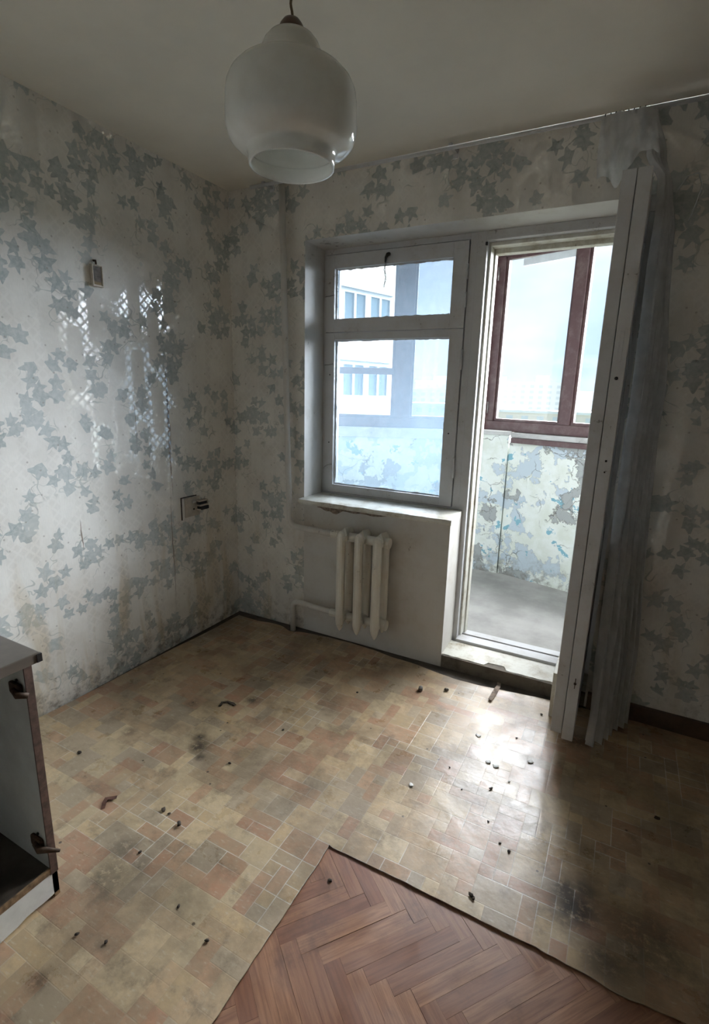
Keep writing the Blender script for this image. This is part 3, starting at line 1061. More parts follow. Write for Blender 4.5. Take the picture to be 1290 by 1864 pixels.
# ------------------------------------------------------------------ radiator
def radiator():
    root = thing('radiator', (0.957, -0.11, 0.15), 'white cast-iron radiator with three sections under the window', 'radiator')
    zb, zt = 0.165, 0.695
    for k, xc in enumerate((0.85, 0.957, 1.064)):
        V, Fc = [], []

        def add(v, f):
            Fc.extend(tuple(i + len(V) for i in q) for q in f); V.extend(v)
        for (yc, w) in ((-0.158, 0.0225), (-0.06, 0.0225)):
            # flattened column with pointed lower end and bevelled top
            prof = [(zb - 0.028, 0.003), (zb - 0.012, 0.013), (zb + 0.006, 0.020), (zb + 0.03, w + 0.002), (zt - 0.05, w + 0.002), (zt - 0.012, w + 0.001), (zt + 0.008, 0.018), (zt + 0.018, 0.008)]
            seg = 14
            ring = []
            k0 = len(V)
            for (z, r) in prof:
                for a in range(seg):
                    an = 2 * math.pi * a / seg
                    V.append(Vector((xc + r * math.cos(an), yc + r * 0.92 * math.sin(an), z)))
            for i in range(len(prof) - 1):
                for a in range(seg):
                    b = (a + 1) % seg
                    Fc.append((k0 + i * seg + a, k0 + i * seg + b, k0 + (i + 1) * seg + b, k0 + (i + 1) * seg + a))
            Fc.append(tuple(k0 + a for a in reversed(range(seg))))
            Fc.append(tuple(k0 + (len(prof) - 1) * seg + a for a in range(seg)))
        # top and bottom headers joining the two columns
        for zc in (zt - 0.022, zb + 0.045):
            v, f = tubev([(xc, -0.158, zc), (xc, -0.06, zc)], 0.026, 12); add(v, f)
        # ridge shoulders on the top
        v = [(xc - 0.030, -0.150, zt - 0.005), (xc, -0.178, zt - 0.022), (xc + 0.030, -0.150, zt - 0.005), (xc, -0.120, zt + 0.030), (xc, -0.150, zt - 0.055), (xc - 0.026, -0.07, zt), (xc + 0.026, -0.07, zt), (xc, -0.05, zt + 0.022)]
        add([Vector(q) for q in v], [(0, 1, 3), (1, 2, 3), (0, 4, 1), (1, 4, 2), (0, 3, 7, 5), (2, 6, 7, 3), (0, 5, 4), (2, 4, 6), (4, 5, 7, 6)])
        mk('radiator_section', V, Fc, 'radiator_paint', root, smooth=False, bevel=0.0)
    # push nipples between the sections and the end plugs
    for zc in (zt - 0.022, zb + 0.045):
        for xa, xb in ((0.87, 0.937), (0.977, 1.044)):
            tube('nipple', [(xa, -0.109, zc), (xb, -0.109, zc)], 0.024, 'radiator_paint', root, 14)
        pg = tube('end_plug', [(1.08, -0.109, zc), (1.100, -0.109, zc), (1.100, -0.109, zc), (1.112, -0.109, zc)], [0.026, 0.026, 0.031, 0.029], 'radiator_paint', root, 12, smooth=False)
    for zc in (zt - 0.022, zb + 0.045):
        tube('bushing', [(0.812, -0.109, zc), (0.834, -0.109, zc)], 0.024, 'radiator_paint', root, 8, smooth=False)
    for xc in (0.903, 1.01):
        tube('wall_bracket', [(xc, 0.001, 0.60), (xc, -0.085, 0.60), (xc, -0.10, 0.612)], 0.007, 'radiator_paint', root, 8)
    # small printed mark on the outer section
    bx = [((1.058, -0.1795, 0.395), (1.061, -0.178, 0.409)), ((1.065, -0.1795, 0.395), (1.068, -0.178, 0.409)), ((1.061, -0.1795, 0.401), (1.065, -0.178, 0.404))]
    boxes('mark', bx, 'dark_metal', root)
    return root


radiator()


def arc(p, a, b, n=6):
    """rounded corner through p from a to b"""
    return [(Vector(a) * (1 - t) ** 2 + Vector(p) * 2 * t * (1 - t) + Vector(b) * t ** 2) for t in [i / n for i in range(n + 1)]]


hp = thing('heating_pipe', (0.44, -0.06, 0.0), 'white vertical riser pipe running from the ceiling down to the radiator', 'pipe')
rise = [(0.400, -0.055, 2.499), (0.415, -0.055, 1.8), (0.430, -0.058, 1.2)]
tube('pipe_run', rise + arc((0.447, -0.06, 0.655), (0.445, -0.06, 0.73), (0.52, -0.075, 0.668)) + [(0.66, -0.098, 0.672), (0.815, -0.109, 0.673)], 0.0165, 'plaster_paint', hp, 14)
tube('coupling', [(0.762, -0.105, 0.6725), (0.808, -0.1085, 0.673)], 0.023, 'radiator_paint', hp, 8, smooth=False)
hp2 = thing('heating_pipe', (0.47, -0.08, 0.0), 'short white return pipe bending from the radiator bottom into the floor', 'pipe')
tube('pipe_run', [(0.815, -0.109, 0.210), (0.62, -0.088, 0.205)] + arc((0.462, -0.055, 0.20), (0.53, -0.070, 0.202), (0.462, -0.05, 0.13)) + [(0.462, -0.048, -0.003)], 0.0165, 'plaster_paint', hp2, 14)
tube('coupling', [(0.762, -0.107, 0.209), (0.808, -0.1085, 0.21)], 0.023, 'radiator_paint', hp2, 8, smooth=False)

# ------------------------------------------------------------------ curtain rod and curtain
rod = thing('curtain_rod', (1.4, -0.08, 2.46), 'thin white curtain rod running under the ceiling along the window wall', 'curtain rod')
tube('rod', [(0.22, -0.08, 2.463), (2.80, -0.08, 2.463)], 0.0085, 'white_paint', rod, 12)
for x in (0.30, 1.30, 2.70):
    boxes('bracket', [((x - 0.008, -0.084, 2.468), (x + 0.008, 0.001, 2.480)), ((x - 0.012, -0.004, 2.45), (x + 0.012, 0.001, 2.495))], 'white_paint', rod, bevel=0.001)


def lerp_keys(keys, z):
    for (za, a), (zb, b) in zip(keys, keys[1:]):
        if za >= z >= zb:
            t = (za - z) / (za - zb)
            t = t * t * (3 - 2 * t)
            return Vector(a).lerp(Vector(b), t)
    return Vector(keys[-1][1])


def curtain():
    root = thing('curtain', (2.16, -0.15, 0.02), 'bunched white tulle curtain thrown over the open balcony door', 'curtain')
    KA = [(2.452, (1.985, -0.105)), (2.30, (2.055, -0.13)), (2.19, (2.104, -0.16)), (2.05, (2.112, -0.19)), (1.4, (2.115, -0.23)), (0.02, (2.128, -0.335))]
    KB = [(2.452, (2.065, -0.075)), (2.30, (2.10, -0.06)), (2.19, (2.130, -0.05)), (2.05, (2.150, -0.05)), (1.4, (2.195, -0.05)), (0.02, (2.255, -0.06))]
    nu, nv = 72, 90
    V, Fc = [], []
    for j in range(nv + 1):
        s = j / nv
        z = 2.452 - (2.452 - 0.02) * s
        a, b = lerp_keys(KA, z), lerp_keys(KB, z)
        dr = (b - a)
        nr = Vector((dr.y, -dr.x)).normalized()
        nr = -nr if nr.x < 0 else nr
        amp = 0.010 + 0.013 * min(1, s * 3)
        for i in range(nu + 1):
            t = i / nu
            ph = t * 2 * math.pi * 6.5 + 0.8 * math.sin(3 * s + 1) + 0.7 * mnoise.noise(Vector((t * 3, s * 3, 1)))
            off = amp * (math.sin(ph) + 0.35 * math.sin(2.3 * ph + 1)) + 0.006 * mnoise.noise(Vector((t * 7, s * 9, 4)))
            along = 0.010 * math.cos(ph)
            q = a + dr * t + nr * (off + amp) + dr.normalized() * along
            x = q.x
            if 2.16 > z: x = max(x, 2.098)
            V.append((x, min(q.y, -0.012), max(z + (0.012 * mnoise.noise(Vector((t * 5, 0, 2))) if j == nv else 0), 0.012)))
    w = nu + 1
    for j in range(nv):
        for i in range(nu):
            Fc.append((j * w + i, j * w + i + 1, (j + 1) * w + i + 1, (j + 1) * w + i))
    mk('curtain_cloth', V, Fc, 'tulle', root, smooth=True, recalc=False)
    # loose corner hanging to the left of the door top
    nu, nv = 26, 26
    V, Fc = [], []
    for j in range(nv + 1):
        s = j / nv
        L0 = Vector((1.890, -0.100, 2.452)).lerp(Vector((1.898, -0.125, 2.245)), s)
        Rt = Vector((2.060, -0.105, 2.450)).lerp(Vector((2.098, -0.185, 2.275)), s)
        for i in range(nu + 1):
            t = i / nu
            q = L0.lerp(Rt, t)
            # lower hem: dips to a point near the door edge
            dip = -0.060 * math.exp(-((t - 0.36) / 0.12) ** 2) * s ** 1.5 - 0.012 * math.sin(t * 6.0) * s
            fold = (0.024 * math.sin(t * 13 + s * 7.5) + 0.010 * math.sin(t * 31 - s * 4)) * (0.30 + 0.70 * s) + 0.006 * mnoise.noise(Vector((t * 6, s * 6, 3)))
            V.append((q.x, q.y - 0.02 + fold, q.z + dip))
    w = nu + 1
    for j in range(nv):
        for i in range(nu):
            Fc.append((j * w + i, j * w + i + 1, (j + 1) * w + i + 1, (j + 1) * w + i))
    mk('curtain_corner', V, Fc, 'tulle', root, smooth=True, recalc=False)
    for k in range(9):
        x = 1.900 + k * 0.016
        c = Vector((x, -0.08, 2.460))
        ring = [c + Vector((0.003 * math.sin(k), math.cos(a) * 0.0125, math.sin(a) * 0.0125)) for a in [2 * math.pi * i / 12 for i in range(13)]]
        rg = tube('curtain_ring', ring, 0.0022, 'dark_metal', root, 6)
        tube('clip', [(x, -0.094, 2.452), (x + 0.002, -0.098, 2.436), (x, -0.098, 2.424)], [0.002, 0.004, 0.003], 'dark_metal', rg, 6)
    return root


curtain()
# loop of thin cord against the wall beside the curtain
lp = [(2.175, -0.012, 2.20), (2.20, -0.014, 2.245), (2.235, -0.012, 2.25), (2.25, -0.01, 2.21), (2.240, -0.01, 2.15), (2.225, -0.01, 2.09)]
cd = tube('cord_loop', [Vector(lp[max(0, min(len(lp) - 1, int(t)))]).lerp(Vector(lp[min(len(lp) - 1, int(t) + 1)]), t - int(t)) for t in [i * 5 / 24 for i in range(25)]], 0.0022, 'tape_white', None, 8)
tag(cd, 'thin pale cord loop hanging against the wallpaper beside the curtain', 'cord')

# ------------------------------------------------------------------ pendant lamp
AX, AY = 1.455, -1.485
lamp = thing('pendant_lamp', (AX, AY, 1.876), 'pendant lamp with stepped white opal glass shade on a twisted cord', 'lamp')
outp = [(0.0859, 1.8762), (0.0868, 1.886), (0.0868, 1.8985), (0.0925, 1.9035), (0.106, 1.9080), (0.1165, 1.9145), (0.1245, 1.9235), (0.1288, 1.936), (0.1300, 1.952), (0.1298, 1.972),
        (0.1288, 1.992), (0.1262, 2.008), (0.1195, 2.021), (0.108, 2.0325), (0.090, 2.0425), (0.072, 2.0485), (0.0640, 2.0515), (0.0605, 2.0560), (0.0595, 2.066), (0.0575, 2.077), (0.0530, 2.087), (0.0455, 2.0955), (0.036, 2.1005), (0.0285, 2.1035)]
inp = [(max(r - 0.0045, 0.02), z - (0.0035 if z > 2.04 or z < 1.93 and False else 0.0)) for r, z in outp]
inp = [(r, (z - 0.004) if z > 2.0 else (z + 0.003 if z < 1.93 and z > 1.9 else z)) for r, z in inp]
lathe('glass_shade', outp + inp[::-1], (AX, AY), 'opal_glass', lamp, 72, close=True)
lathe('lamp_cap', [(0.0005, 2.130), (0.009, 2.1295), (0.016, 2.126), (0.0215, 2.119), (0.0255, 2.111), (0.0285, 2.1045), (0.0285, 2.1025), (0.020, 2.1025), (0.0005, 2.1025)], (AX, AY), 'bakelite', lamp, 40)
sk = lathe('bulb_holder', [(0.0005, 2.102), (0.018, 2.102), (0.0195, 2.085), (0.0195, 2.05), (0.0165, 2.045), (0.0005, 2.045)], (AX, AY), 'socket_white', lamp, 24)
pts = []
for i in range(60):
    t = i / 59
    pts.append((AX + 0.0016 * math.sin(t * 60), AY + 0.0016 * math.cos(t * 60), 2.128 + (HC - 2.128) * t))
tube('cord', pts, 0.0026, 'cord_brown', lamp, 8)
lathe('ceiling_rose', [(0.0005, 2.4995), (0.042, 2.4995), (0.040, 2.485), (0.026, 2.468), (0.010, 2.462), (0.0005, 2.462)], (AX, AY), 'bakelite', lamp, 32)


# ------------------------------------------------------------------ left wall fittings
def wall_socket():
    r = thing('wall_socket', (0, -0.36, 0.78), 'broken electrical socket hanging out of a cut in the wallpaper', 'socket')
    box('back_plate', (0.0, -0.435, 0.725), (0.006, -0.325, 0.835), 'old_plastic', r, bevel=0.001)
    boxes('cut_edge', [((0.0, -0.462, 0.715), (0.004, -0.456, 0.840)), ((0.0, -0.462, 0.838), (0.004, -0.345, 0.843))], 'crumb', r)
    hs = boxes('housing', [((0.006, -0.352, 0.755), (0.034, -0.285, 0.762)), ((0.006, -0.352, 0.805), (0.034, -0.285, 0.812)), ((0.006, -0.290, 0.762), (0.034, -0.285, 0.805)), ((0.006, -0.352, 0.778), (0.034, -0.29, 0.787))], 'old_plastic', r, bevel=0.001)
    box('upper_cavity', (0.0, -0.348, 0.788), (0.026, -0.29, 0.805), 'black_plastic', hs)
    box('contact_block', (0.0, -0.345, 0.757), (0.038, -0.285, 0.777), 'black_plastic', hs, bevel=0.002)
    tube('screw', [(0.006, -0.372, 0.765), (0.009, -0.372, 0.765)], 0.005, 'rusty_metal', r, 10)
    box('paint_lump', (0.006, -0.385, 0.802), (0.016, -0.362, 0.815), 'socket_white', r, bevel=0.003)


wall_socket()


def small_picture():
    r = thing('small_picture', (0.0, -0.875, 1.85), 'tiny framed picture card hanging on a nail on the ivy wallpaper', 'picture')
    box('card_back', (0.004, -0.900, 1.852), (0.016, -0.850, 1.940), 'picture_border', r, bevel=0.001)
    boxes('frame', [((0.016, -0.900, 1.852), (0.020, -0.896, 1.940)), ((0.016, -0.854, 1.852), (0.020, -0.850, 1.940)), ((0.016, -0.896, 1.936), (0.020, -0.854, 1.940)), ((0.016, -0.896, 1.852), (0.020, -0.854, 1.857))], 'picture_border', r)
    box('print', (0.016, -0.894, 1.860), (0.0168, -0.857, 1.933), 'picture_print', r)
    hk = tube('hook', [(0.0, -0.876, 1.958), (0.012, -0.876, 1.957), (0.014, -0.876, 1.945), (0.010, -0.876, 1.938)], 0.0042, 'rusty_metal', r, 8)


small_picture()


# ------------------------------------------------------------------ old base cabinet at the left edge
def cabinet():
    xf, xb, y1, y0 = 0.850, 0.30, -1.785, -2.36
    r = thing('base_cabinet', ((xf + xb) / 2, (y0 + y1) / 2, 0.003), 'old doorless kitchen base cabinet with dark worktop against the left wall', 'cabinet')
    V = [(0.29, y0 - 0.01, 0.742), (0.874, y0 - 0.01, 0.742), (0.874, -1.772, 0.742), (0.29, -1.772, 0.742)]
    V2 = [(x, y, 0.770) for x, y, z in V]
    mk('worktop', V + V2, BOXF, 'laminate_top', r, bevel=0.003)
    box('corner_chip', (0.868, -1.782, 0.744), (0.877, -1.769, 0.766), 'black_plastic', r)
    box('side_panel', (xb, y1 - 0.018, 0.085), (xf - 0.003, y1, 0.742), 'cabinet_white', r)
    box('front_edge', (xf - 0.003, y1 - 0.019, 0.085), (xf + 0.0015, y1 + 0.001, 0.738), 'cabinet_edge', r)
    box('side_panel', (xb, y0, 0.003), (xf, y0 + 0.018, 0.742), 'cabinet_white', r)
    box('back_panel', (xb, y0 + 0.018, 0.085), (xb + 0.006, y1 - 0.018, 0.742), 'cabinet_white', r)
    box('bottom_shelf', (xb + 0.006, y0 + 0.018, 0.088), (xf - 0.006, y1 - 0.018, 0.104), 'cabinet_floor', r)
    box('shelf_edge', (xf - 0.006, y0 + 0.018, 0.088), (xf, y1 - 0.018, 0.106), 'chipboard', r)
    # swollen, water-damaged plinth with a ragged lower edge
    V, Fc = [], []
    n = 24
    for i in range(n + 1):
        t = i / n
        y = y0 + 0.018 + (y1 - 0.001 - y0 - 0.018) * t
        zb = 0.003 + max(0, rough_edge(23, t, 0.012, 9)) + (0.012 * max(0, t - 0.8) / 0.2)
        V += [(xf - 0.018, y, zb), (xf - 0.002, y, zb), (xf - 0.002, y, 0.088), (xf - 0.018, y, 0.088)]
    for i in range(n):
        for k in range(4):
            a, b = i * 4 + k, i * 4 + (k + 1) % 4
            Fc.append((a, a + 4, b + 4, b))
    Fc += [(0, 1, 2, 3), tuple(n * 4 + k for k in (3, 2, 1, 0))]
    mk('plinth', V, Fc, 'plinth_white', r)
    box('foot', (xf - 0.055, y1 - 0.016, 0.003), (xf - 0.002, y1, 0.085), 'chipboard', r)
    # hinges left behind when the door came off
    for zc, open_ in ((0.665, 0), (0.185, 1)):
        h = boxes('hinge', [((xf - 0.062, y1 - 0.030, zc - 0.017), (xf - 0.012, y1 - 0.018, zc + 0.017))], 'rusty_metal', r, bevel=0.006)
        tube('hinge_arm', [(xf - 0.035, y1 - 0.030, zc), (xf - 0.010, y1 - 0.036, zc - 0.004), (xf + (0.035 if open_ else 0.006), y1 - 0.018 + (0.012 if open_ else 0), zc - 0.010)], [0.009, 0.010, 0.004 if open_ else 0.007], 'rusty_metal', h, 8)
        for dz in (-0.022, 0.022):
            tube('screw', [(xf - 0.038, y1 - 0.018, zc + dz), (xf - 0.038, y1 - 0.022, zc + dz)], 0.004, 'dark_metal', h, 8)
    return r


cabinet()


# ------------------------------------------------------------------ peeled wallpaper at the ceiling corner
def paper_flap():
    V, Fc = [], []
    nu, nv = 14, 14
    A, B, Cc, D = Vector((0.10, -0.006, 2.44)), Vector((0.37, -0.006, 2.455)), Vector((0.34, -0.012, 2.26)), Vector((0.20, -0.010, 2.33))
    for j in range(nv + 1):
        s = j / nv
        for i in range(nu + 1):
            t = i / nu
            q = A.lerp(B, t).lerp(D.lerp(Cc, t), s)
            curl = 0.030 * (1 - t) * s + 0.012 * mnoise.noise(Vector((t * 4, s * 4, 0)))
            V.append((q.x, q.y - abs(curl) - 0.003, q.z))
    w = nu + 1
    for j in range(nv):
        for i in range(nu):
            Fc.append((j * w + i, j * w + i + 1, (j + 1) * w + i + 1, (j + 1) * w + i))
    o = mk('wallpaper_flap', V, Fc, 'ivy_wallpaper_plain', smooth=True, recalc=False)
    tag(o, 'peeling flap of wallpaper curling off the wall near the ceiling corner', 'wallpaper')


paper_flap()


# ------------------------------------------------------------------ debris on the floor
def lump(name, loc, size, mat, seed, flat=0.45):
    bm = bmesh.new()
    bmesh.ops.create_icosphere(bm, subdivisions=2, radius=1.0)
    for v in bm.verts:
        k = 1 + 0.55 * mnoise.noise(v.co * 1.6 + Vector((seed * 3.1, 0, 0)))
        v.co = Vector((v.co.x * size[0] * k, v.co.y * size[1] * k, v.co.z * size[2] * k))
    zmin = min(v.co.z for v in bm.verts)
    for v in bm.verts: v.co.z -= zmin
    me = bpy.data.meshes.new(name)
    bm.to_mesh(me); bm.free()
    me.materials.append(MAT[mat])
    for p in me.polygons: p.use_smooth = True
    o = bpy.data.objects.new(name, me)
    C.objects.link(o)
    o.location = loc
    o.rotation_euler = (0, 0, seed * 1.7)
    return o


ZL = 0.0022
for k, (px, py, s) in enumerate(((765, 1257, .019), (812, 1258, .013))):
    q = px2floor(px, py)
    o = lump('plaster_lump', (q.x, q.y, ZL), (s, s * .6, s * .5), 'pebble', k + 1)
    tag(o, ('larger' if k == 0 else 'smaller') + ' grey plaster lump lying on the linoleum before the doorstep', 'plaster lump', 'plaster lumps before the doorstep')
crumbs = [(298, 1476, .010), (308, 1483, .006), (326, 1503, .010), (893, 1437, .007), (857, 1632, .008), (861, 1638, .006), (418, 1391, .007), (926, 1552, .007),
          (600, 1601, .007), (888, 1497, .005), (377, 1714, .006), (325, 1652, .006), (909, 1537, .005), (193, 1717, .006), (140, 1703, .006), (818, 1398, .004), (840, 1438, .004), (145, 1372, .010),
          (255, 1553, .006), (1195, 1492, .010), (515, 1330, .006), (650, 1262, .006), (985, 1302, .007), (940, 1345, .005)]
for k, (px, py, s) in enumerate(crumbs):
    q = px2floor(px, py)
    o = lump('dirt_crumb', (q.x, q.y, ZL if not (q.x > LX and q.y < LY) else -0.0048), (s, s * .7, s * .45), 'crumb', k + 5)
    if q.x > LX and q.y < LY: where = 'lying on the bare herringbone parquet'
    elif math.hypot(q.x - 0.85, q.y + 1.78) < 0.45: where = 'lying on the linoleum beside the base cabinet'
    elif q.y > -0.42 and q.x > 1.2: where = 'lying on the linoleum close to the doorstep'
    elif q.x > 2.1: where = 'lying on the shaded linoleum behind the open door'
    elif abs(q.y - LY) < 0.17 and q.x > LX: where = 'lying near the straight cut in the linoleum'
    elif q.x > 1.5: where = 'lying in the bright light before the doorway'
    else: where = 'lying in the middle of the patterned linoleum'
    tag(o, 'small dark crumb of dirt ' + where, 'crumb', 'dark crumbs scattered over the floor')
for k, (px, py, s) in enumerate(((888, 1388, .012), (902, 1396, .014), (748, 1430, .010), (926, 1424, .006), (870, 1340, .012), (965, 1388, .012))):
    q = px2floor(px, py)
    o = lump('paint_flake', (q.x, q.y, ZL), (s, s * .75, .0016), 'white_flake', k + 40)
    tag(o, 'thin white paint flake lying on the linoleum before the doorway', 'paint flake', 'white paint flakes before the doorway')


def flake_strip(name, pix, hw, mat, label, cat, lift=0.004):
    pts = [px2floor(*p) for p in pix]
    V, Fc = [], []
    n = len(pts)
    for i, q in enumerate(pts):
        t = (pts[min(i + 1, n - 1)] - pts[max(i - 1, 0)]).normalized()
        nr = Vector((-t.y, t.x, 0))
        w = hw * (0.55 + 0.45 * math.sin(math.pi * (i + 0.5) / n)) * (1 + 0.5 * mnoise.noise(Vector((i * 1.7, hw * 90, 0))))
        zz = 0.003 + lift * abs(math.sin(i * 1.9))
        V += [q + nr * w + Vector((0, 0, zz)), q - nr * w + Vector((0, 0, zz + lift * 0.5)), q + nr * w + Vector((0, 0, zz - 0.0012)), q - nr * w + Vector((0, 0, zz + lift * 0.5 - 0.0012))]
    for i in range(n - 1):
        a, b = i * 4, i * 4 + 4
        Fc += [(a, a + 1, b + 1, b), (a + 2, b + 2, b + 3, a + 3), (a, b, b + 2, a + 2), (a + 1, a + 3, b + 3, b + 1)]
    Fc += [(0, 2, 3, 1), ((n - 1) * 4, (n - 1) * 4 + 1, (n - 1) * 4 + 3, (n - 1) * 4 + 2)]
    o = mk(name, V, Fc, mat)
    tag(o, label, cat)
    return o


flake_strip('rust_peel', [(187, 1474), (190, 1464), (194, 1456), (204, 1455), (213, 1454)], 0.010, 'rust_flake', 'hooked dark-brown peel lying on the linoleum near the cabinet', 'peel')
flake_strip('torn_strip', [(908, 1244), (907, 1252), (900, 1262), (895, 1270), (891, 1277)], 0.012, 'torn_backing', 'torn brown linoleum backing strip hanging off below the doorstep', 'torn strip', 0.006)
flake_strip('loose_tatter', [(400, 1287), (404, 1280), (414, 1279), (424, 1282), (428, 1286)], 0.007, 'crumb', 'dark curled tatter around a worn hole in the linoleum', 'tatter', 0.003)

# ------------------------------------------------------------------ balcony
BZ = 0.04
AP = Vector((1.15, 1.625))          # apex of the glazed front
ANG_R = math.radians(-15.6)
ANG_L = math.radians(25)            # left wing runs back towards the house
bal_poly = [(-0.9, 0.30), (3.75, 0.30), (3.75, 1.10), (AP.x + 0.05, AP.y + 0.22), (-0.9, 0.86)]
V = [(x, y, -0.12) for x, y in bal_poly] + [(x, y, BZ) for x, y in bal_poly]
n = len(bal_poly)
mk('balcony_floor', V, [tuple(reversed(range(n))), tuple(range(n, 2 * n))] + [(i, (i + 1) % n, (i + 1) % n + n, i + n) for i in range(n)], 'balcony_concrete', kind='structure')
V = [(x, y, 2.62) for x, y in bal_poly] + [(x, y, 2.76) for x, y in bal_poly]
mk('balcony_ceiling', V, [tuple(reversed(range(n))), tuple(range(n, 2 * n))] + [(i, (i + 1) % n, (i + 1) % n + n, i + n) for i in range(n)], 'exterior_wall', kind='structure')
box('wall_balcony_side', (-0.95, 0.30, -0.12), (-0.80, 0.95, 2.62), 'exterior_wall', kind='structure')
box('wall_balcony_end', (3.60, 0.30, -0.12), (3.75, 1.0, 2.62), 'exterior_wall', kind='structure')
# outer leaf of the house wall beside and above the opening
box('wall_facade', (-0.80, 0.3005, HC), (3.60, 0.33, 2.62), 'exterior_wall', kind='structure')


def facetxf(P, ang):
    e = Vector((math.cos(ang), math.sin(ang), 0)); nn = Vector((-math.sin(ang), math.cos(ang), 0))
    return lambda v: Vector((P.x, P.y, 0)) + e * v.x + nn * v.y + Vector((0, 0, v.z))


xR = facetxf(Vector((1.36, 1.57)), ANG_R)      # s = 0 at the pilaster joint
# parapets
box('wall_parapet_right', (-0.02, 0.0, BZ - 0.01), (2.28, 0.10, 1.09), 'peeling_paint', kind='structure', xf=xR)
box('wall_parapet_pilaster', (1.115, 1.555, BZ - 0.01), (1.335, 1.66, 1.145), 'peeling_paint', kind='structure')
xL = facetxf(Vector((1.12, 1.60)), ANG_L)
box('wall_parapet_left', (-2.1, 0.0, BZ - 0.01), (0.02, 0.10, 1.09), 'peeling_paint', kind='structure', xf=xL)
box('wall_parapet_backing', (1.20, 1.66, BZ - 0.01), (1.50, 1.72, 1.09), 'dirty_concrete', kind='structure')
# ledges
lr = boxes('trim_1', [((0.0, -0.03, 1.092), (2.26, 0.02, 1.130))], 'brown_wood', kind='structure', xf=xR, bevel=0.003)
boxes('trim_2', [((-0.01, -0.015, 1.132), (2.26, 0.10, 1.168))], 'grey_ledge', kind='structure', xf=xR, bevel=0.003)
boxes('trim_3', [((-2.1, -0.03, 1.092), (-0.05, 0.10, 1.168))], 'grey_ledge', kind='structure', xf=xL, bevel=0.003)
box('trim_4', (1.10, 1.535, 1.147), (1.345, 1.66, 1.176), 'grey_ledge', kind='structure', bevel=0.003)


def glazing(name, xf, posts, bars, z0, z1, y0, label, s0, s1, mat='brown_wood'):
    """posts: (s0,s1) uprights; panes fill the gaps; bars: (gap index, z) transoms"""
    q = xf(Vector(((s0 + s1) / 2, y0, z0)))
    r = thing(name, q, label, None, kind='structure')
    box('bottom_rail', (s0, y0, z0), (s1, y0 + 0.065, z0 + 0.075), mat, r, 0.004, xf=xf)
    box('top_rail', (s0, y0, z1 - 0.09), (s1, y0 + 0.065, z1), mat, r, 0.004, xf=xf)
    for a, b in posts:
        box('post', (a, y0 - 0.008, z0 + 0.075), (b, y0 + 0.065, z1 - 0.09), mat, r, 0.005, xf=xf)
    for k in range(len(posts) - 1):
        a, b = posts[k][1], posts[k + 1][0]
        sash = boxes('sash', [((a, y0 + 0.012, z0 + 0.075), (a + 0.018, y0 + 0.05, z1 - 0.09)), ((b - 0.018, y0 + 0.012, z0 + 0.075), (b, y0 + 0.05, z1 - 0.09)),
                              ((a + 0.018, y0 + 0.012, z0 + 0.075), (b - 0.018, y0 + 0.05, z0 + 0.095)), ((a + 0.018, y0 + 0.012, z1 - 0.11), (b - 0.018, y0 + 0.05, z1 - 0.09))], mat, r, 0.003, xf=xf)
        box('pane', (a + 0.014, y0 + 0.029, z0 + 0.09), (b - 0.014, y0 + 0.032, z1 - 0.105), 'balcony_glass', sash, xf=xf)
    for (a, b, z) in bars:
        box('transom', (a, y0 + 0.005, z - 0.025), (b, y0 + 0.055, z + 0.025), mat, r, 0.003, xf=xf)
    return r


g1 = glazing('window_2', xR, [(-0.285, -0.195), (0.325, 0.405), (0.93, 1.01), (1.53, 1.61), (2.18, 2.26)], [], 1.170, 2.52, 0.03, 'brown wooden balcony glazing seen through the doorway', -0.285, 2.26)
g2 = glazing('window_3', xL, [(-2.1, -2.02), (-1.38, -1.30), (-0.71, -0.575), (-0.065, -0.01)], [(-1.30, -0.71, 1.60)], 1.170, 2.52, 0.03, 'brown balcony glazing seen through the hazy window', -2.1, -0.01)
tube('hinge', [xR(Vector((-0.243, 0.018, 2.27))), xR(Vector((-0.243, 0.018, 2.36)))], 0.006, 'steel_wire', g1, 8)
tube('hinge', [xR(Vector((-0.243, 0.018, 1.30))), xR(Vector((-0.243, 0.018, 1.39)))], 0.006, 'steel_wire', g1, 8)
box('trim_5', (-0.285, 0.03, 2.521), (2.26, 0.095, 2.619), 'exterior_wall', kind='structure', xf=xR)
box('trim_6', (-2.1, 0.03, 2.521), (-0.01, 0.095, 2.619), 'exterior_wall', kind='structure', xf=xL)
# paper strip taped along the top of the first pane
V = [xR(Vector(q)) for q in ((-0.07, 0.052, 2.355), (0.32, 0.052, 2.365), (0.32, 0.052, 2.425), (-0.07, 0.052, 2.400), (-0.07, 0.053, 2.355), (0.32, 0.053, 2.365), (0.32, 0.053, 2.425), (-0.07, 0.053, 2.400))]
mk('paper_strip', V, [(0, 1, 2, 3), (7, 6, 5, 4), (0, 4, 5, 1), (1, 5, 6, 2), (2, 6, 7, 3), (3, 7, 4, 0)], 'tape_white', g1)

# ------------------------------------------------------------------ outside
GZ = -24.0
V = [(-1500, 4, GZ), (1500, 4, GZ), (1500, 2500, GZ), (-1500, 2500, GZ)]
V += [(x, y, GZ - 1) for x, y, z in V]
mk('ground', V, [(0, 1, 2, 3), (7, 6, 5, 4), (0, 4, 5, 1), (1, 5, 6, 2), (2, 6, 7, 3), (3, 7, 4, 0)], 'far_ground', kind='structure')


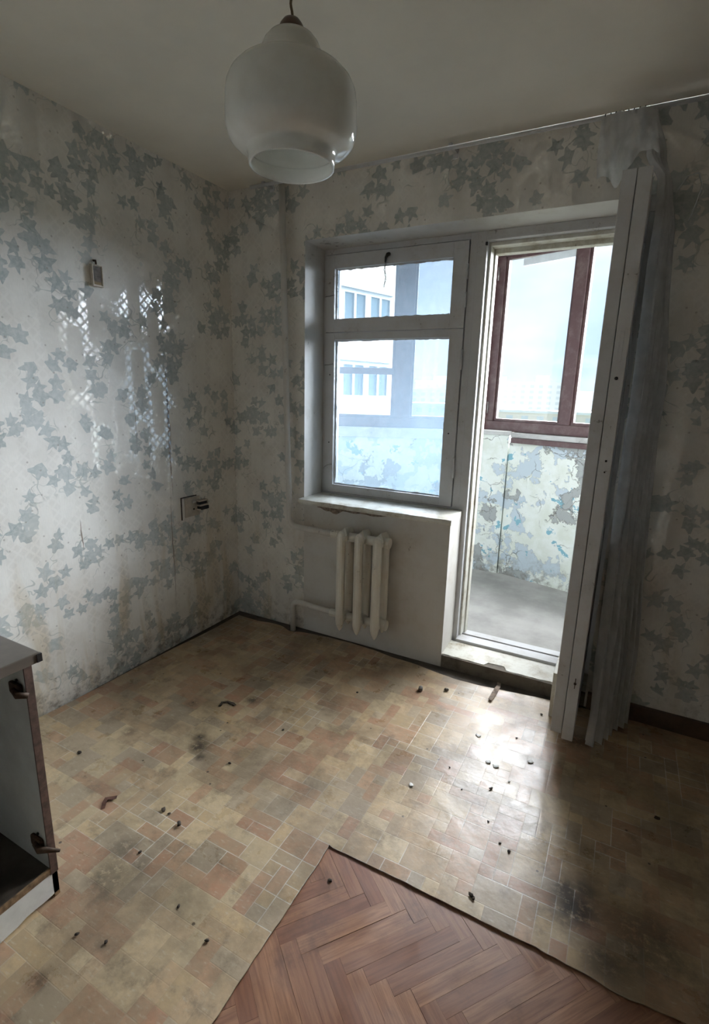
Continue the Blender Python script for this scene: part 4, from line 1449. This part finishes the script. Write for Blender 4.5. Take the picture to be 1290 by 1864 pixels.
def near_building():
    """cream wing with glazed loggias, its long side running away from the house"""
    P0, P1 = Vector((-12.2, 8.0)), Vector((-8.2, 20.2))
    d = (P1 - P0); L = d.length; ang = math.atan2(d.y, d.x)
    e = d.normalized(); nn = Vector((e.y, -e.x))        # outward towards the street (+x side)

    def xf(v): return Vector((P0.x, P0.y, 0)) + Vector((e.x, e.y, 0)) * v.x + Vector((nn.x, nn.y, 0)) * v.y + Vector((0, 0, v.z))
    r = thing('apartment_building', (P0.x, P0.y, GZ), 'cream apartment wing with glazed loggias seen through the hazy window', 'building')
    box('wall', (0, -9, GZ), (L, 0, 14), 'building_cream', r, xf=xf)
    box('roof', (-0.2, -9.2, 14), (L + 0.2, 0.2, 14.5), 'building_white', r, xf=xf)
    for fl in range(-2, 4):
        zf = 0.1 + fl * 2.8
        box('loggia_parapet', (0.2, 0.0, zf), (L * 0.95, 0.75, zf + 1.05), 'building_white' if fl % 2 else 'building_cream', r, xf=xf)
        box('corner_panel', (L * 0.95, 0.0, zf), (L, 0.35, zf + 2.8), 'building_orange' if fl < 1 else 'building_cream', r, xf=xf)
        box('floor_slab', (0.0, 0.0, zf + 2.62), (L * 0.95, 0.85, zf + 2.8), 'building_white', r, xf=xf)
        nw = 8
        for k in range(nw):
            a = 0.2 + k * (L * 0.95 - 0.2) / nw
            b = a + (L * 0.95 - 0.2) / nw
            w = boxes('window', [((a, 0.62, zf + 1.05), (a + 0.16, 0.75, zf + 2.62)), ((b - 0.16, 0.62, zf + 1.05), (b, 0.75, zf + 2.62)), ((a + 0.16, 0.62, zf + 1.05), (b - 0.16, 0.75, zf + 1.2)), ((a + 0.16, 0.62, zf + 2.45), (b - 0.16, 0.75, zf + 2.62)), (((a + b) / 2 - 0.06, 0.62, zf + 1.2), ((a + b) / 2 + 0.06, 0.75, zf + 2.45))], 'building_white', r, xf=xf)
            box('pane', (a + 0.16, 0.67, zf + 1.2), (b - 0.16, 0.70, zf + 2.45), 'far_glass', w, xf=xf)


near_building()


def far_block(az, dist, width, depth, top, mat, label, rot=0.0, tower=None):
    a = math.radians(az)
    cx, cy = CAM.x + dist * math.sin(a), CAM.y + dist * math.cos(a)
    ca, sa = math.cos(-a + rot), math.sin(-a + rot)

    def xf(v): return Vector((cx + v.x * ca - v.y * sa, cy + v.x * sa + v.y * ca, v.z))
    r = thing('apartment_block', (cx, cy, GZ), label, 'building')
    box('wall', (-width / 2, 0, GZ), (width / 2, depth, top), mat, r, xf=xf)
    box('roof', (-width / 2 - .4, -.4, top), (width / 2 + .4, depth + .4, top + 0.8), 'hazed_concrete', r, xf=xf)
    if tower:
        for (t0, t1, h) in tower:
            box('stair_tower', (t0, 1, top + 0.8), (t1, depth - 1, top + 0.8 + h), mat, r, xf=xf)
    lst = []
    nx = int(width / 4.2)
    for i in range(nx):
        for j in range(7):
            x = -width / 2 + (i + .5) * width / nx
            z = top - 2.4 - j * 2.9
            if z < GZ + 1: continue
            lst.append(((x - 1.0, -0.12, z), (x + 1.0, 0.01, z + 1.5)))
    boxes('window_grid', lst, 'hazed_windows', r, kind='stuff', xf=xf)


far_block(-10.2, 300, 50, 14, 8.5, 'hazed_concrete', 'tall pale apartment block on the skyline with two stair towers on its roof', 0.05, [(-15, -9, 2.5), (7, 13, 3.5)])
far_block(-15.2, 345, 40, 12, 5.0, 'hazed_concrete', 'low pale apartment block on the skyline left of the stair-tower block', -0.2)
far_block(-18.3, 280, 30, 12, 7.5, 'hazed_concrete', 'stepped pale apartment block on the skyline seen through the hazy window', 0.1, [(-5, 3, 2.5)])
far_block(-21.5, 260, 50, 12, 3.0, 'hazed_brick', 'long low beige apartment block on the skyline behind the cream wing', 0.0)
far_block(-1.5, 330, 60, 12, 4.5, 'hazed_concrete', 'long low pale apartment block on the skyline behind the trees', 0.1)
far_block(-9.0, 170, 46, 12, -3.5, 'hazed_brick', 'beige brick apartment block standing before the stair-tower block', -0.1)
far_block(-15.5, 190, 40, 12, -2.5, 'hazed_brick', 'beige brick apartment block standing left of the nearer brick block', 0.15)


def tree(px_az, dist, h, w, seed, label):
    a = math.radians(px_az)
    cx, cy = CAM.x + dist * math.sin(a), CAM.y + dist * math.cos(a)
    r = thing('tree', (cx, cy, GZ), label, 'tree', 'trees beyond the balcony')
    tube('trunk', [(cx, cy, GZ), (cx + 0.3, cy, GZ + h * 0.35), (cx, cy, GZ + h * 0.6)], [0.6, 0.45, 0.25], 'bark', r, 8)
    rn = random.Random(seed)
    V, Fc = [], []
    for k in range(16):
        bm = bmesh.new()
        bmesh.ops.create_icosphere(bm, subdivisions=2, radius=1.0)
        an, rr = rn.uniform(0, 6.28), rn.uniform(0, 0.65) * w / 2
        c = Vector((cx + rr * math.cos(an), cy + rr * math.sin(an), GZ + h * rn.uniform(0.45, 0.86)))
        s = w * rn.uniform(0.17, 0.28)
        k0 = len(V)
        bm.verts.index_update()
        for v in bm.verts:
            V.append(c + v.co * s * (1 + 0.45 * mnoise.noise(v.co * 2.3 + Vector((k, seed, 0)))))
        for f in bm.faces: Fc.append(tuple(x.index + k0 for x in f.verts))
        bm.free()
    mk('crown', V, Fc, 'foliage', r, recalc=False)


for i, (az, di, h, w, lab) in enumerate(((-5.6, 112, 20.5, 8.5, 'broad green tree standing beyond the balcony parapet'), (-1.2, 122, 21, 8.5, 'tallest green tree standing beyond the balcony parapet'),
                                         (3.2, 112, 19, 8.5, 'green tree right of the tallest tree beyond the balcony'), (-8.6, 130, 18, 8, 'small green tree before the brick apartment block'))):
    tree(az, di, h, w, i + 3, lab)
